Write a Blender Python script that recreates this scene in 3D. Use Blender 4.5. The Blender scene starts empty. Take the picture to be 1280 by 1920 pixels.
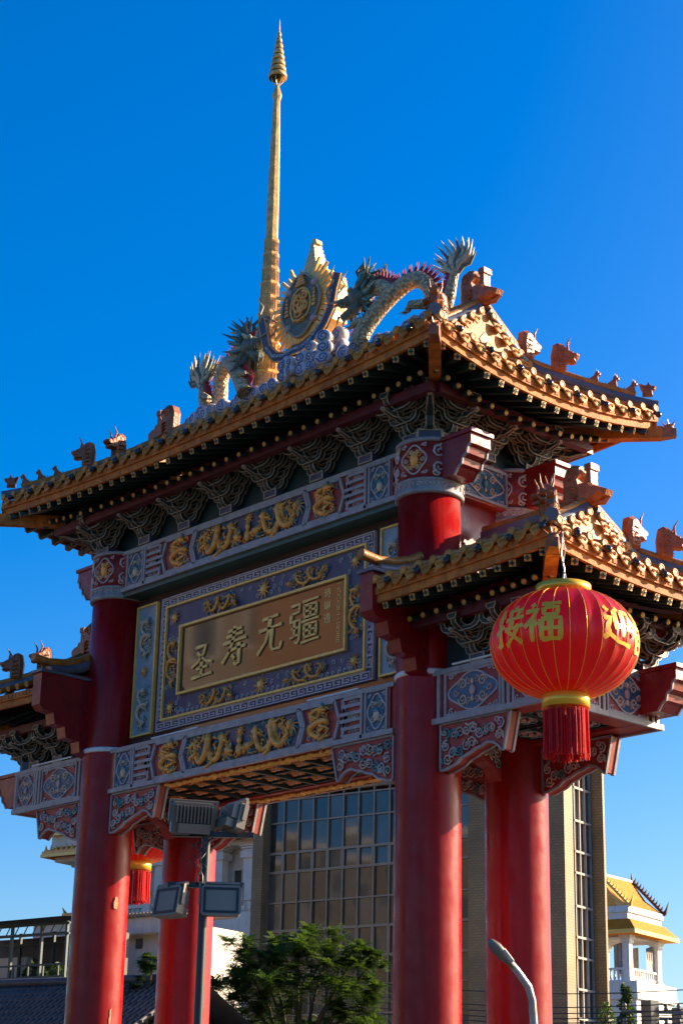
import bpy, math, random
from mathutils import Matrix, Vector
R = math.radians
random.seed(7)
scene = bpy.context.scene
COL = scene.collection

# ------------------------------------------------------------------ camera
CAM = Vector((21.5288, -18.7010, 1.6160))
cd = bpy.data.cameras.new('camera')
cam = bpy.data.objects.new('camera', cd); COL.objects.link(cam)
_d = Vector((-0.69843387, 0.6332726, 0.33340058)); _r = Vector((0.67689981, 0.73579144, 0.02043547)); _u = Vector((0.23237208, -0.23995161, 0.94256376))
cam.matrix_world = Matrix(((_r.x, _u.x, -_d.x, CAM.x), (_r.y, _u.y, -_d.y, CAM.y), (_r.z, _u.z, -_d.z, CAM.z), (0, 0, 0, 1)))
cd.sensor_fit = 'VERTICAL'; cd.sensor_height = 36.0; cd.lens = 3463.65 * 36.0 / 1920.0
cd.clip_start = 0.1; cd.clip_end = 5000
scene.camera = cam

# ------------------------------------------------------------------ sky, sun, exposure
SUN_AZ, SUN_EL = 64.0, 23.5            # math angle from +X, elevation
w = bpy.data.worlds.new('World'); scene.world = w; w.use_nodes = True
nt = w.node_tree; nt.nodes.clear()
sky = nt.nodes.new('ShaderNodeTexSky'); sky.sky_type = 'NISHITA'; sky.sun_disc = False
sky.sun_elevation = R(SUN_EL); sky.sun_rotation = R(90.0 - SUN_AZ)
sky.altitude = 0; sky.air_density = 1.0; sky.dust_density = 2.0; sky.ozone_density = 4.0
hs = nt.nodes.new('ShaderNodeHueSaturation'); hs.inputs['Saturation'].default_value = 1.5; hs.inputs['Hue'].default_value = .509
bg = nt.nodes.new('ShaderNodeBackground'); bg.inputs[1].default_value = 0.085
wo = nt.nodes.new('ShaderNodeOutputWorld')
nt.links.new(sky.outputs[0], hs.inputs['Color']); nt.links.new(hs.outputs[0], bg.inputs[0]); nt.links.new(bg.outputs[0], wo.inputs[0])
sl = bpy.data.lights.new('sun', 'SUN'); sl.energy = 5.0; sl.angle = R(0.5); sl.color = (1.0, 0.80, 0.55)
so = bpy.data.objects.new('sun', sl); COL.objects.link(so)
so.rotation_euler = Vector((math.cos(R(SUN_AZ)) * math.cos(R(SUN_EL)), math.sin(R(SUN_AZ)) * math.cos(R(SUN_EL)), math.sin(R(SUN_EL)))).to_track_quat('Z', 'Y').to_euler()
scene.view_settings.view_transform = 'Standard'; scene.view_settings.look = 'None'
scene.view_settings.exposure = 1.52; scene.view_settings.gamma = 1.0

# ------------------------------------------------------------------ materials
def mat(name, col, rough=0.55, metal=0.0, var=0.18, scale=3.0, bump=0.15, bscale=30.0, rnd=0.0, spec=0.5, dirt=0.0):
    m = bpy.data.materials.new(name); m.use_nodes = True
    t = m.node_tree; b = t.nodes['Principled BSDF']
    tc = t.nodes.new('ShaderNodeTexCoord')
    n = t.nodes.new('ShaderNodeTexNoise'); n.inputs['Scale'].default_value = scale; n.inputs['Detail'].default_value = 6
    t.links.new(tc.outputs['Object'], n.inputs['Vector'])
    mr = t.nodes.new('ShaderNodeMapRange'); mr.inputs[1].default_value = 0.3; mr.inputs[2].default_value = 0.7
    mr.inputs[3].default_value = 1 - var; mr.inputs[4].default_value = 1 + var
    t.links.new(n.outputs['Fac'], mr.inputs[0])
    val = mr.outputs[0]
    if rnd:
        oi = t.nodes.new('ShaderNodeObjectInfo')
        m2 = t.nodes.new('ShaderNodeMapRange'); m2.inputs[3].default_value = 1 - rnd; m2.inputs[4].default_value = 1 + rnd
        t.links.new(oi.outputs['Random'], m2.inputs[0])
        mu = t.nodes.new('ShaderNodeMath'); mu.operation = 'MULTIPLY'
        t.links.new(val, mu.inputs[0]); t.links.new(m2.outputs[0], mu.inputs[1]); val = mu.outputs[0]
    vm = t.nodes.new('ShaderNodeVectorMath'); vm.operation = 'SCALE'; vm.inputs[0].default_value = col[:3]
    t.links.new(val, vm.inputs['Scale'])
    out = vm.outputs[0]
    if dirt:
        n3 = t.nodes.new('ShaderNodeTexNoise'); n3.inputs['Scale'].default_value = scale * 2.7; n3.inputs['Detail'].default_value = 8
        mp = t.nodes.new('ShaderNodeMapping'); mp.inputs['Scale'].default_value = (1, 1, .25)
        t.links.new(tc.outputs['Object'], mp.inputs[0]); t.links.new(mp.outputs[0], n3.inputs['Vector'])
        cr = t.nodes.new('ShaderNodeValToRGB'); cr.color_ramp.elements[0].position = .52; cr.color_ramp.elements[1].position = .75
        cr.color_ramp.elements[0].color = (0, 0, 0, 1); cr.color_ramp.elements[1].color = (dirt, dirt, dirt, 1)
        t.links.new(n3.outputs['Fac'], cr.inputs[0])
        mx = t.nodes.new('ShaderNodeMix'); mx.data_type = 'RGBA'; mx.inputs['B'].default_value = (.05, .04, .03, 1)
        t.links.new(cr.outputs[0], mx.inputs['Factor']); t.links.new(out, mx.inputs['A']); out = mx.outputs['Result']
    t.links.new(out, b.inputs['Base Color'])
    b.inputs['Roughness'].default_value = rough; b.inputs['Metallic'].default_value = metal
    b.inputs['Specular IOR Level'].default_value = spec
    if bump:
        n2 = t.nodes.new('ShaderNodeTexNoise'); n2.inputs['Scale'].default_value = bscale; n2.inputs['Detail'].default_value = 4
        t.links.new(tc.outputs['Object'], n2.inputs['Vector'])
        bp = t.nodes.new('ShaderNodeBump'); bp.inputs['Strength'].default_value = bump; bp.inputs['Distance'].default_value = 0.02
        t.links.new(n2.outputs['Fac'], bp.inputs['Height']); t.links.new(bp.outputs[0], b.inputs['Normal'])
    return m

M = {}
def dm(k, *a, **kw): M[k] = mat(k, *a, **kw)
dm('red_col', (.29, .004, .005), .30, var=.12, scale=1.2, bump=.10, bscale=9, dirt=.35, spec=.22)
dm('red', (.22, .005, .007), .42, var=.2, bump=.1, dirt=.3)
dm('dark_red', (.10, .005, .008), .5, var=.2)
dm('orange', (.50, .155, .026), .65, var=.3, scale=6, bump=.5, bscale=22, rnd=.08, dirt=.45, spec=.2)
dm('tile', (.40, .155, .026), .45, spec=.3, var=.3, scale=7, bump=.4, bscale=26, rnd=.22, dirt=.45)
dm('drip', (.52, .205, .028), .45, spec=.3, var=.3, scale=9, bump=.6, bscale=34, rnd=.2, dirt=.4)
dm('beast', (.33, .09, .018), .42, var=.3, scale=8, bump=.7, bscale=20, rnd=.12, dirt=.5)
dm('grey_tile', (.10, .11, .14), .4, var=.25, dirt=.3)
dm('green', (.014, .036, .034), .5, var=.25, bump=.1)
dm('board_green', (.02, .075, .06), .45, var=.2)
dm('trim', (.36, .28, .19), .5, var=.2, scale=8, bump=.1, dirt=.4)
dm('blue_trim', (.31, .285, .28), .5, var=.18, scale=6, dirt=.35)
dm('blue_panel', (.045, .12, .19), .5, var=.25, scale=8)
dm('sky_panel', (.25, .31, .34), .5, var=.15, scale=6, dirt=.2)
dm('navy', (.055, .058, .10), .45, var=.25, scale=6)
dm('panel_red', (.33, .03, .022), .5, var=.2, scale=6, dirt=.3)
dm('gold', (.92, .38, .065), .36, .05, var=.3, scale=12, bump=.5, bscale=40, dirt=.35)
dm('gold_bright', (1.0, .56, .12), .38, .0, var=.15, scale=9, bump=.2, dirt=.15)
dm('gold_end', (.56, .29, .045), .42, .1, var=.6, scale=38, bump=.6, bscale=50, rnd=.15)
dm('teal', (.10, .25, .24), .5, var=.3, scale=9)
dm('cream', (.64, .46, .30), .5, var=.25, scale=10, dirt=.3)
dm('pink', (.52, .33, .30), .5, var=.2, scale=10, dirt=.3)
dm('lav', (.54, .44, .42), .5, var=.15, scale=8, dirt=.25)
dm('violet', (.055, .045, .10), .5, var=.2)
dm('polish', (.07, .032, .024), .05, var=.25, scale=2.5, bump=0, spec=.8)
dm('polish_wall', (.09, .045, .036), .12, var=.2, scale=2.5, bump=0, spec=.7)
dm('cloud', (.56, .48, .46), .5, var=.12, scale=8, dirt=.2)
dm('cloud_blue', (.09, .14, .32), .5, var=.2)
dm('black', (.012, .012, .014), .4, var=.2, bump=0)
dm('bulb', (.02, .02, .025), .2, var=.2, bump=0)
dm('grey_metal', (.20, .165, .13), .45, .3, var=.12, bump=.05)
dm('lens', (.40, .35, .26), .5, .0, spec=.2, var=.15, scale=5, bump=0)
dm('steel', (.42, .42, .42), .35, .6, var=.2, scale=8)
dm('dragon_skin', (.66, .54, .34), .45, var=.25, scale=14, bump=.9, bscale=28, dirt=.4)
dm('spine', (.32, .03, .05), .45, var=.25)
dm('mane', (.11, .13, .09), .5, var=.4, scale=10, bump=.5)
dm('tailfan', (.50, .46, .26), .5, var=.5, scale=12)
dm('white', (.74, .72, .68), .55, var=.08, scale=4, dirt=.25)
dm('white_wall', (.60, .53, .45), .6, var=.08, scale=1.5, bump=.1, dirt=.25)
dm('lantern', (.48, .005, .008), .33, var=.06, scale=3, bump=.05, spec=.5)
dm('tassel', (.72, .010, .012), .6, var=.25, scale=20)
dm('lantern_gold', (.90, .50, .04), .3, .4, var=.08, bump=.05)
dm('glyph_yellow', (.95, .43, .02), .35, .1, var=.1, bump=0)
dm('leaf', (.036, .078, .010), .5, var=.5, scale=1.5, bump=0)
dm('leaf_dark', (.016, .038, .008), .55, var=.4, scale=2, bump=0)
dm('bark', (.09, .06, .04), .8, var=.3, scale=9, bump=.6)
dm('asphalt', (.05, .05, .05), .85, var=.2, scale=1.5)
dm('mullion', (.21, .17, .125), .4, .4, var=.1)
dm('roof_thai', (.58, .19, .018), .7, var=.15, scale=4, bump=.3, dirt=.1, spec=.12)
dm('slate', (.055, .05, .048), .6, var=.3, scale=3, bump=.3, dirt=.3)
dm('beige', (.17, .13, .09), .7, var=.12, scale=.5)
dm('terracotta', (.20, .10, .04), .7, var=.15, scale=.5)
dm('shutter', (.05, .055, .06), .3, var=.2)
dm('frame_green', (.012, .045, .047), .5, var=.2)
dm('curtain', (.42, .36, .31), .8, var=.15, scale=2)
dm('glass', (.055, .052, .042), .05, var=.3, scale=.6, bump=.06, bscale=1.6, rnd=.65, spec=.55)
dm('emblem_cream', (.66, .50, .22), .4, .1, var=.2, scale=6, bump=.3, dirt=.3)
dm('spire_gold', (.72, .42, .12), .32, .12, var=.3, scale=10, bump=.3, dirt=.3)
dm('barge_shade', (.05, .02, .02), .5)  # shadow side of the pavilion's rear gable trim, painted in as dark brown
dm('chip', (.62, .22, .10), .6, var=.3, scale=20)

def brick_mat(name, c1, c2, mortar, sc):
    m = bpy.data.materials.new(name); m.use_nodes = True; t = m.node_tree; b = t.nodes['Principled BSDF']
    tc = t.nodes.new('ShaderNodeTexCoord'); mp = t.nodes.new('ShaderNodeMapping'); mp.inputs['Rotation'].default_value = (R(90), 0, 0)
    geo = t.nodes.new('ShaderNodeSeparateXYZ'); cb = t.nodes.new('ShaderNodeCombineXYZ'); ad = t.nodes.new('ShaderNodeMath'); ad.operation = 'ADD'
    t.links.new(tc.outputs['Object'], geo.inputs[0]); t.links.new(geo.outputs[0], ad.inputs[0]); t.links.new(geo.outputs[1], ad.inputs[1])
    t.links.new(ad.outputs[0], cb.inputs[0]); t.links.new(geo.outputs[2], cb.inputs[1])
    br = t.nodes.new('ShaderNodeTexBrick'); br.inputs['Scale'].default_value = sc
    br.inputs['Color1'].default_value = (*c1, 1); br.inputs['Color2'].default_value = (*c2, 1); br.inputs['Mortar'].default_value = (*mortar, 1)
    br.inputs['Mortar Size'].default_value = .03; br.inputs['Bias'].default_value = -.1
    t.links.new(cb.outputs[0], br.inputs['Vector'])
    n = t.nodes.new('ShaderNodeTexNoise'); n.inputs['Scale'].default_value = .35; n.inputs['Detail'].default_value = 8
    t.links.new(tc.outputs['Object'], n.inputs['Vector'])
    mr = t.nodes.new('ShaderNodeMapRange'); mr.inputs[1].default_value = .3; mr.inputs[2].default_value = .7; mr.inputs[3].default_value = .7; mr.inputs[4].default_value = 1.25
    t.links.new(n.outputs['Fac'], mr.inputs[0])
    vm = t.nodes.new('ShaderNodeVectorMath'); vm.operation = 'SCALE'
    t.links.new(br.outputs['Color'], vm.inputs[0]); t.links.new(mr.outputs[0], vm.inputs['Scale']); t.links.new(vm.outputs[0], b.inputs['Base Color'])
    bp = t.nodes.new('ShaderNodeBump'); bp.inputs['Strength'].default_value = .4; bp.inputs['Distance'].default_value = .01; bp.invert = True
    t.links.new(br.outputs['Fac'], bp.inputs['Height']); t.links.new(bp.outputs[0], b.inputs['Normal'])
    b.inputs['Roughness'].default_value = .6
    M[name] = m
brick_mat('brick', (.27, .175, .072), (.22, .14, .058), (.155, .10, .045), 2.2)

# scales for the dragon skin
def scale_skin(m, sc):
    t = m.node_tree; b = t.nodes['Principled BSDF']; tc = t.nodes.new('ShaderNodeTexCoord')
    v = t.nodes.new('ShaderNodeTexVoronoi'); v.inputs['Scale'].default_value = sc
    t.links.new(tc.outputs['Object'], v.inputs['Vector'])
    bp = t.nodes.new('ShaderNodeBump'); bp.inputs['Strength'].default_value = 1.0; bp.inputs['Distance'].default_value = .03; bp.invert = True
    t.links.new(v.outputs['Distance'], bp.inputs['Height']); t.links.new(bp.outputs[0], b.inputs['Normal'])
    col_in = b.inputs['Base Color'].links[0].from_socket
    cr = t.nodes.new('ShaderNodeValToRGB'); cr.color_ramp.elements[0].position = .0; cr.color_ramp.elements[0].color = (1.25, 1.2, 1.1, 1); cr.color_ramp.elements[1].position = .75; cr.color_ramp.elements[1].color = (.45, .40, .32, 1)
    mx = t.nodes.new('ShaderNodeMix'); mx.data_type = 'RGBA'; mx.blend_type = 'MULTIPLY'; mx.inputs['Factor'].default_value = 1
    t.links.new(v.outputs['Distance'], cr.inputs[0]); t.links.new(col_in, mx.inputs['A']); t.links.new(cr.outputs[0], mx.inputs['B']); t.links.new(mx.outputs['Result'], b.inputs['Base Color'])
scale_skin(M['dragon_skin'], 20)
def translucent(m, col, fac):
    t = m.node_tree; b = t.nodes['Principled BSDF']; out = t.nodes['Material Output']
    tr = t.nodes.new('ShaderNodeBsdfTranslucent'); tr.inputs[0].default_value = (*col, 1); mx = t.nodes.new('ShaderNodeMixShader'); mx.inputs[0].default_value = fac
    t.links.new(b.outputs[0], mx.inputs[1]); t.links.new(tr.outputs[0], mx.inputs[2]); t.links.new(mx.outputs[0], out.inputs[0])
translucent(M['lantern'], (.95, .02, .015), .35); translucent(M['tassel'], (.95, .02, .02), .3)
translucent(M['leaf'], (.14, .23, .02), .25); translucent(M['leaf_dark'], (.10, .2, .02), .25)

def wear(m, pale, amt):
    t = m.node_tree; b = t.nodes['Principled BSDF']; tc = t.nodes.new('ShaderNodeTexCoord'); mp = t.nodes.new('ShaderNodeMapping'); mp.inputs['Scale'].default_value = (5, 5, .35)
    n = t.nodes.new('ShaderNodeTexNoise'); n.inputs['Scale'].default_value = 2.2; n.inputs['Detail'].default_value = 9; n.inputs['Roughness'].default_value = .65
    t.links.new(tc.outputs['Object'], mp.inputs[0]); t.links.new(mp.outputs[0], n.inputs['Vector'])
    cr = t.nodes.new('ShaderNodeMapRange'); cr.inputs[1].default_value = .45; cr.inputs[2].default_value = .8; cr.inputs[3].default_value = 0; cr.inputs[4].default_value = amt
    src = b.inputs['Base Color'].links[0].from_socket; mx = t.nodes.new('ShaderNodeMix'); mx.data_type = 'RGBA'; mx.inputs['B'].default_value = (*pale, 1)
    t.links.new(n.outputs['Fac'], cr.inputs[0]); t.links.new(cr.outputs[0], mx.inputs['Factor']); t.links.new(src, mx.inputs['A']); t.links.new(mx.outputs['Result'], b.inputs['Base Color'])
    n2 = t.nodes.new('ShaderNodeTexNoise'); n2.inputs['Scale'].default_value = 3.5; n2.inputs['Detail'].default_value = 6; t.links.new(tc.outputs['Object'], n2.inputs['Vector'])
    r2 = t.nodes.new('ShaderNodeMapRange'); r2.inputs[1].default_value = .3; r2.inputs[2].default_value = .7; r2.inputs[3].default_value = .20; r2.inputs[4].default_value = .46
    t.links.new(n2.outputs['Fac'], r2.inputs[0]); t.links.new(r2.outputs[0], b.inputs['Roughness'])
wear(M['red_col'], (.40, .05, .035), .45); wear(M['red'], (.34, .05, .035), .4)

# ------------------------------------------------------------------ mesh builder
class MB:
    def __init__(s): s.v = []; s.f = []; s.mi = []; s.sm = []; s.M = Matrix.Identity(4)
    def add(s, vs, fs, mi=0, sm=False):
        o = len(s.v); s.v += [tuple(s.M @ Vector(p)) for p in vs]
        s.f += [tuple(o + i for i in f) for f in fs]; s.mi += [mi] * len(fs); s.sm += [sm] * len(fs)
    def box(s, x0, x1, y0, y1, z0, z1, mi=0):
        s.add([(x0, y0, z0), (x1, y0, z0), (x1, y1, z0), (x0, y1, z0), (x0, y0, z1), (x1, y0, z1), (x1, y1, z1), (x0, y1, z1)],
              [(3, 2, 1, 0), (4, 5, 6, 7), (0, 1, 5, 4), (1, 2, 6, 5), (2, 3, 7, 6), (3, 0, 4, 7)], mi)
    def beam(s, a, b, wd, ht, mi=0, up=(0, 0, 1), taper=1.0):
        a = Vector(a); b = Vector(b); d = (b - a).normalized(); sd = d.cross(Vector(up)).normalized(); u = sd.cross(d)
        vs = []
        for p, k in ((a, 1), (b, taper)):
            for i, j in ((-1, -1), (1, -1), (1, 1), (-1, 1)): vs.append(p + sd * i * wd / 2 * k + u * j * ht / 2 * k)
        s.add(vs, [(3, 2, 1, 0), (4, 5, 6, 7), (0, 1, 5, 4), (1, 2, 6, 5), (2, 3, 7, 6), (3, 0, 4, 7)], mi)
    def prism(s, poly, t0, t1, mi=0, plane='xz', sm=False):
        # poly of 2D points, extruded along the third axis from t0 to t1
        def P(p, t): return (p[0], t, p[1]) if plane == 'xz' else ((t, p[0], p[1]) if plane == 'yz' else (p[0], p[1], t))
        n = len(poly); vs = [P(p, t0) for p in poly] + [P(p, t1) for p in poly]
        s.add(vs, [tuple(range(n)), tuple(range(2 * n - 1, n - 1, -1))] + [(i, (i + 1) % n + 0, n + (i + 1) % n, n + i)[::-1] for i in range(n)], mi, sm)
    def puff(s, poly, th, mi=0, plane='xz', inset=.82):
        # a silhouette with rounded-off thickness
        cx = sum(p[0] for p in poly) / len(poly); cz = sum(p[1] for p in poly) / len(poly)
        def P(p, t): return (p[0], t, p[1]) if plane == 'xz' else (t, p[0], p[1])
        n = len(poly); vs = []
        for t, k in ((-th / 2, inset), (-th * .28, 1), (th * .28, 1), (th / 2, inset)):
            vs += [P((cx + (p[0] - cx) * k, cz + (p[1] - cz) * k), t) for p in poly]
        fs = [tuple(range(n)), tuple(range(4 * n - 1, 3 * n - 1, -1))]
        for L in range(3):
            for i in range(n):
                j = (i + 1) % n; fs.append((L * n + j, L * n + i, (L + 1) * n + i, (L + 1) * n + j))
        s.add(vs, fs, mi)
    def tube(s, pts, rad, n=6, mi=0, cap=True, sm=True):
        pts = [Vector(p) for p in pts]; m = len(pts)
        if not hasattr(rad, '__len__'): rad = [rad] * m
        vs = []; prev = None
        for i, p in enumerate(pts):
            t = (pts[min(i + 1, m - 1)] - pts[max(i - 1, 0)])
            t = t.normalized() if t.length > 1e-9 else Vector((0, 0, 1))
            if prev is None:
                a = Vector((0, 0, 1)) if abs(t.z) < .9 else Vector((1, 0, 0)); prev = t.cross(a).normalized()
            prev = (prev - t * prev.dot(t)).normalized(); q = t.cross(prev)
            for k in range(n):
                an = 2 * math.pi * k / n; vs.append(p + (prev * math.cos(an) + q * math.sin(an)) * rad[i])
        fs = []
        for i in range(m - 1):
            for k in range(n):
                l = (k + 1) % n; fs.append((i * n + k, i * n + l, (i + 1) * n + l, (i + 1) * n + k))
        s.add(vs, fs, mi, sm)
        if cap: s.add(vs[:n], [tuple(range(n - 1, -1, -1))], mi); s.add(vs[-n:], [tuple(range(n))], mi)
    def lathe(s, prof, n=24, mi=0, sm=True, c=(0, 0), ph=0.0):
        vs = [];
        for r_, z in prof:
            for k in range(n):
                a = 2 * math.pi * k / n + ph; vs.append((c[0] + r_ * math.cos(a), c[1] + r_ * math.sin(a), z))
        fs = []
        for i in range(len(prof) - 1):
            for k in range(n):
                l = (k + 1) % n; fs.append((i * n + k, i * n + l, (i + 1) * n + l, (i + 1) * n + k))
        fs.append(tuple(range(n - 1, -1, -1))); fs.append(tuple((len(prof) - 1) * n + k for k in range(n)))
        s.add(vs, fs, mi, sm)
    def ball(s, c, rx, ry, rz, n=8, m=5, mi=0):
        c = Vector(c); vs = [c + Vector((0, 0, -rz))]
        for i in range(1, m):
            th = math.pi * i / m
            for k in range(n):
                a = 2 * math.pi * k / n; vs.append(c + Vector((rx * math.sin(th) * math.cos(a), ry * math.sin(th) * math.sin(a), -rz * math.cos(th))))
        vs.append(c + Vector((0, 0, rz))); fs = []
        for k in range(n): fs.append((0, 1 + (k + 1) % n, 1 + k)); fs.append((len(vs) - 1, 1 + (m - 2) * n + k, 1 + (m - 2) * n + (k + 1) % n))
        for i in range(m - 2):
            for k in range(n):
                l = (k + 1) % n; fs.append((1 + i * n + k, 1 + i * n + l, 1 + (i + 1) * n + l, 1 + (i + 1) * n + k))
        s.add(vs, fs, mi, True)
    def cone(s, a, b, r0, n=5, mi=0): s.tube([a, b], [r0, r0 * .08], n, mi)
    def mesh(s, name, mats):
        me = bpy.data.meshes.new(name); me.from_pydata(s.v, [], s.f)
        for k in mats: me.materials.append(M[k])
        me.polygons.foreach_set('material_index', s.mi); me.polygons.foreach_set('use_smooth', s.sm); me.update()
        return me
    def build(s, name, mats, parent=None, loc=(0, 0, 0), rz=0.0):
        return inst(name, s.mesh(name, mats if isinstance(mats, (list, tuple)) else [mats]), parent, loc, rz)

def inst(name, me, parent=None, loc=(0, 0, 0), rz=0.0, rot=None, scale=None):
    o = bpy.data.objects.new(name, me); COL.objects.link(o)
    o.location = loc; o.rotation_euler = rot if rot else (0, 0, rz)
    if scale: o.scale = scale
    if parent: o.parent = parent
    return o
def empty(name, loc=(0, 0, 0), rz=0.0, parent=None): return inst(name, None, parent, loc, rz)
def tag(o, label=None, cat=None, group=None, kind=None):
    if label: o['label'] = label
    if cat: o['category'] = cat
    if group: o['group'] = group
    if kind: o['kind'] = kind
    return o
def copy_tree(o, parent, loc=None, rz=None):
    c = o.copy(); COL.objects.link(c); c.parent = parent
    if loc is not None: c.location = loc
    if rz is not None: c.rotation_euler = (0, 0, rz)
    for ch in list(o.children): copy_tree(ch, c)
    return c
def frame_m(o, u, v):       # local x -> u, local z -> v, local -y -> outwards
    u = Vector(u); v = Vector(v); n = u.cross(v)      # outward normal = u x v
    return Matrix(((u.x, -n.x, v.x, o[0]), (u.y, -n.y, v.y, o[1]), (u.z, -n.z, v.z, o[2]), (0, 0, 0, 1)))

# ------------------------------------------------------------------ relief ornaments (local x right, z up, -y outwards)
def scroll(mb, cx, cz, r0, turns=1.4, a0=0.0, sgn=1, rad=.014, mi=0, y=-.015, n=4):
    pts = []; N = 11
    for i in range(N):
        t = i / (N - 1); rr = r0 * (1 - .82 * t); a = a0 + sgn * turns * 2 * math.pi * t
        pts.append((cx + rr * math.cos(a), y, cz + rr * math.sin(a)))
    mb.tube(pts, [rad * (1 - .4 * i / (N - 1)) for i in range(N)], n, mi)
def rel_dragon(mb, cx, cz, wd, ht, flip=1, gold=0, acc=1, seed=1, vert=False):
    rg = random.Random(seed); N = 46; path = []
    L = ht if vert else wd; A = (wd if vert else ht) * .33; k = min(wd, ht); W = 2.2 if vert else 2.6
    for i in range(N):
        t = i / (N - 1); ph = t * 2 * math.pi * W + .5
        s_ = (t - .5) * L * .78 + .085 * L * math.cos(ph) * math.sin(math.pi * t); o_ = A * math.sin(ph) * (.55 + .45 * math.sin(math.pi * t))
        p = (o_, s_) if vert else (s_ * flip, o_)
        path.append((cx + p[0], -.04 - .025 * math.cos(ph), cz + p[1]))
    rm = k * .066; rr = [rm * (.30 + .95 * math.sin(math.pi * min(1, .10 + .85 * i / (N - 1)))) for i in range(N)]
    mb.tube(path, rr, 6, gold)
    for i in range(2, N - 3):                                   # ragged back fin
        a = Vector(path[i]); tg = (Vector(path[i + 1]) - Vector(path[i - 1])).normalized(); up = Vector((-tg.z, 0, tg.x)) * (1 if (i // 8) % 2 else -1)
        mb.cone(a + up * rr[i] * .7, a + up * (rr[i] + k * .05) + tg * .02, k * .02, 3, acc if i % 3 == 0 else gold)
    hx, _, hz = path[-1]; hz = min(hz, cz + ht * .3)
    mb.ball((hx, -.07, hz), k * .11, .05, k * .10, 7, 5, gold)
    mb.ball((hx + flip * k * .12, -.08, hz - k * .03), k * .09, .04, k * .05, 6, 4, gold); mb.ball((hx + flip * k * .10, -.07, hz - k * .11), k * .07, .035, k * .03, 6, 4, gold)
    for q in range(9):
        a = rg.uniform(.6, 5.6); a = a if flip > 0 else math.pi - a; mb.tube([(hx, -.06, hz), (hx + math.cos(a) * k * .15, -.06, hz + math.sin(a) * k * .15), (hx + math.cos(a + .5) * k * .27, -.04, hz + math.sin(a + .5) * k * .25)], [k * .035, k * .028, k * .006], 4, acc if q % 2 else gold)
    for q in range(4):
        i = 7 + q * 10; x, _, z = path[min(i, N - 1)]; sg = 1 if q % 2 else -1
        if abs(z + sg * k * .2 - cz) > ht * .45: sg = -sg
        e = (x + rg.choice((-1, 1)) * rg.uniform(.12, .24) * k, -.05, z + sg * k * rg.uniform(.14, .22)); kn = (x + (x - e[0]) * .5, -.07, (z + e[2]) / 2)
        mb.tube([(x, -.05, z), kn, e], [k * .055, k * .05, k * .03], 5, gold)
        for c in (-1, 0, 1, 2): mb.cone(e, (e[0] + c * k * .06, -.045, e[2] + sg * k * .08), k * .02, 4, gold)
    for q in range(7):
        x, _, z = path[0]; a = math.pi * (.45 + .19 * q); mb.tube([(x, -.03, z), (x + math.cos(a) * k * .14 * flip, -.04, z + math.sin(a) * k * .14), (x + math.cos(a + .4) * k * .30 * flip, -.03, z + math.sin(a + .4) * k * .26)], [k * .03, k * .025, k * .004], 4, acc if q % 2 else gold)
    for q in range(86):                                          # flames and cloud wisps between the coils
        x = cx + rg.uniform(-.46, .46) * wd; z = cz + rg.uniform(-.42, .42) * ht
        if q % 4 == 1: scroll(mb, x, z, k * .07, 1.1, rg.uniform(0, 6), rg.choice((-1, 1)), k * .018, acc, -.014)
        else:
            a = rg.uniform(0, 6.28); x = cx + (x - cx) * .82; z = cz + (z - cz) * .8; mb.tube([(x, -.012, z), (x + math.cos(a) * k * .06, -.035, z + math.sin(a) * k * .06), (x + math.cos(a + .9) * k * .15, -.012, z + math.sin(a + .9) * k * .15)], [k * .032, k * .03, k * .005], 4, gold if q % 8 else acc)
def rel_flower(mb, cx, cz, r_, mi=0, mc=1):
    for k in range(10):
        a = k * math.pi / 5; mb.cone((cx, -.02, cz), (cx + math.cos(a) * r_, -.03, cz + math.sin(a) * r_ * 1.05), r_ * .2, 4, mi)
    mb.ball((cx, -.035, cz), r_ * .36, .03, r_ * .36, 8, 5, mc)
def rel_medallion(mb, cx, cz, wd, ht, cols=(0, 1, 2)):
    # quatrefoil outline with scrolls and a middle flower
    N = 28; pts = []
    for i in range(N + 1):
        a = 2 * math.pi * i / N; k = 1 + .10 * math.cos(4 * a) ; pts.append((cx + math.cos(a) * wd * .43 * k, -.014, cz + math.sin(a) * ht * .40 * k))
    mb.tube(pts, .016, 4, cols[0], cap=False)
    k = min(wd, ht)
    for sx in (-1, 1):
        for sz in (-1, 1):
            scroll(mb, cx + sx * wd * .19, cz + sz * ht * .17, k * .14, 1.5, 0 if sx > 0 else math.pi, sx * sz, k * .032, cols[1])
            scroll(mb, cx + sx * wd * .08, cz + sz * ht * .22, k * .09, 1.3, math.pi / 2 * sz, -sx * sz, k * .03, cols[2])
            scroll(mb, cx + sx * wd * .42, cz + sz * ht * .41, k * .08, 1.2, math.pi / 4, sx * sz, k * .026, cols[0])
            scroll(mb, cx + sx * wd * .33, cz + sz * ht * .44, k * .05, 1.1, math.pi, sx * sz, k * .022, cols[0])
        scroll(mb, cx + sx * wd * .32, cz, k * .09, 1.2, math.pi if sx > 0 else 0, sx, k * .03, cols[2])
    mb.ball((cx, -.02, cz), k * .09, .03, k * .13, 7, 5, cols[2])
    for s_ in (-1, 1): mb.ball((cx, -.02, cz + s_ * ht * .2), k * .05, .025, k * .08, 6, 4, cols[1])
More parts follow.
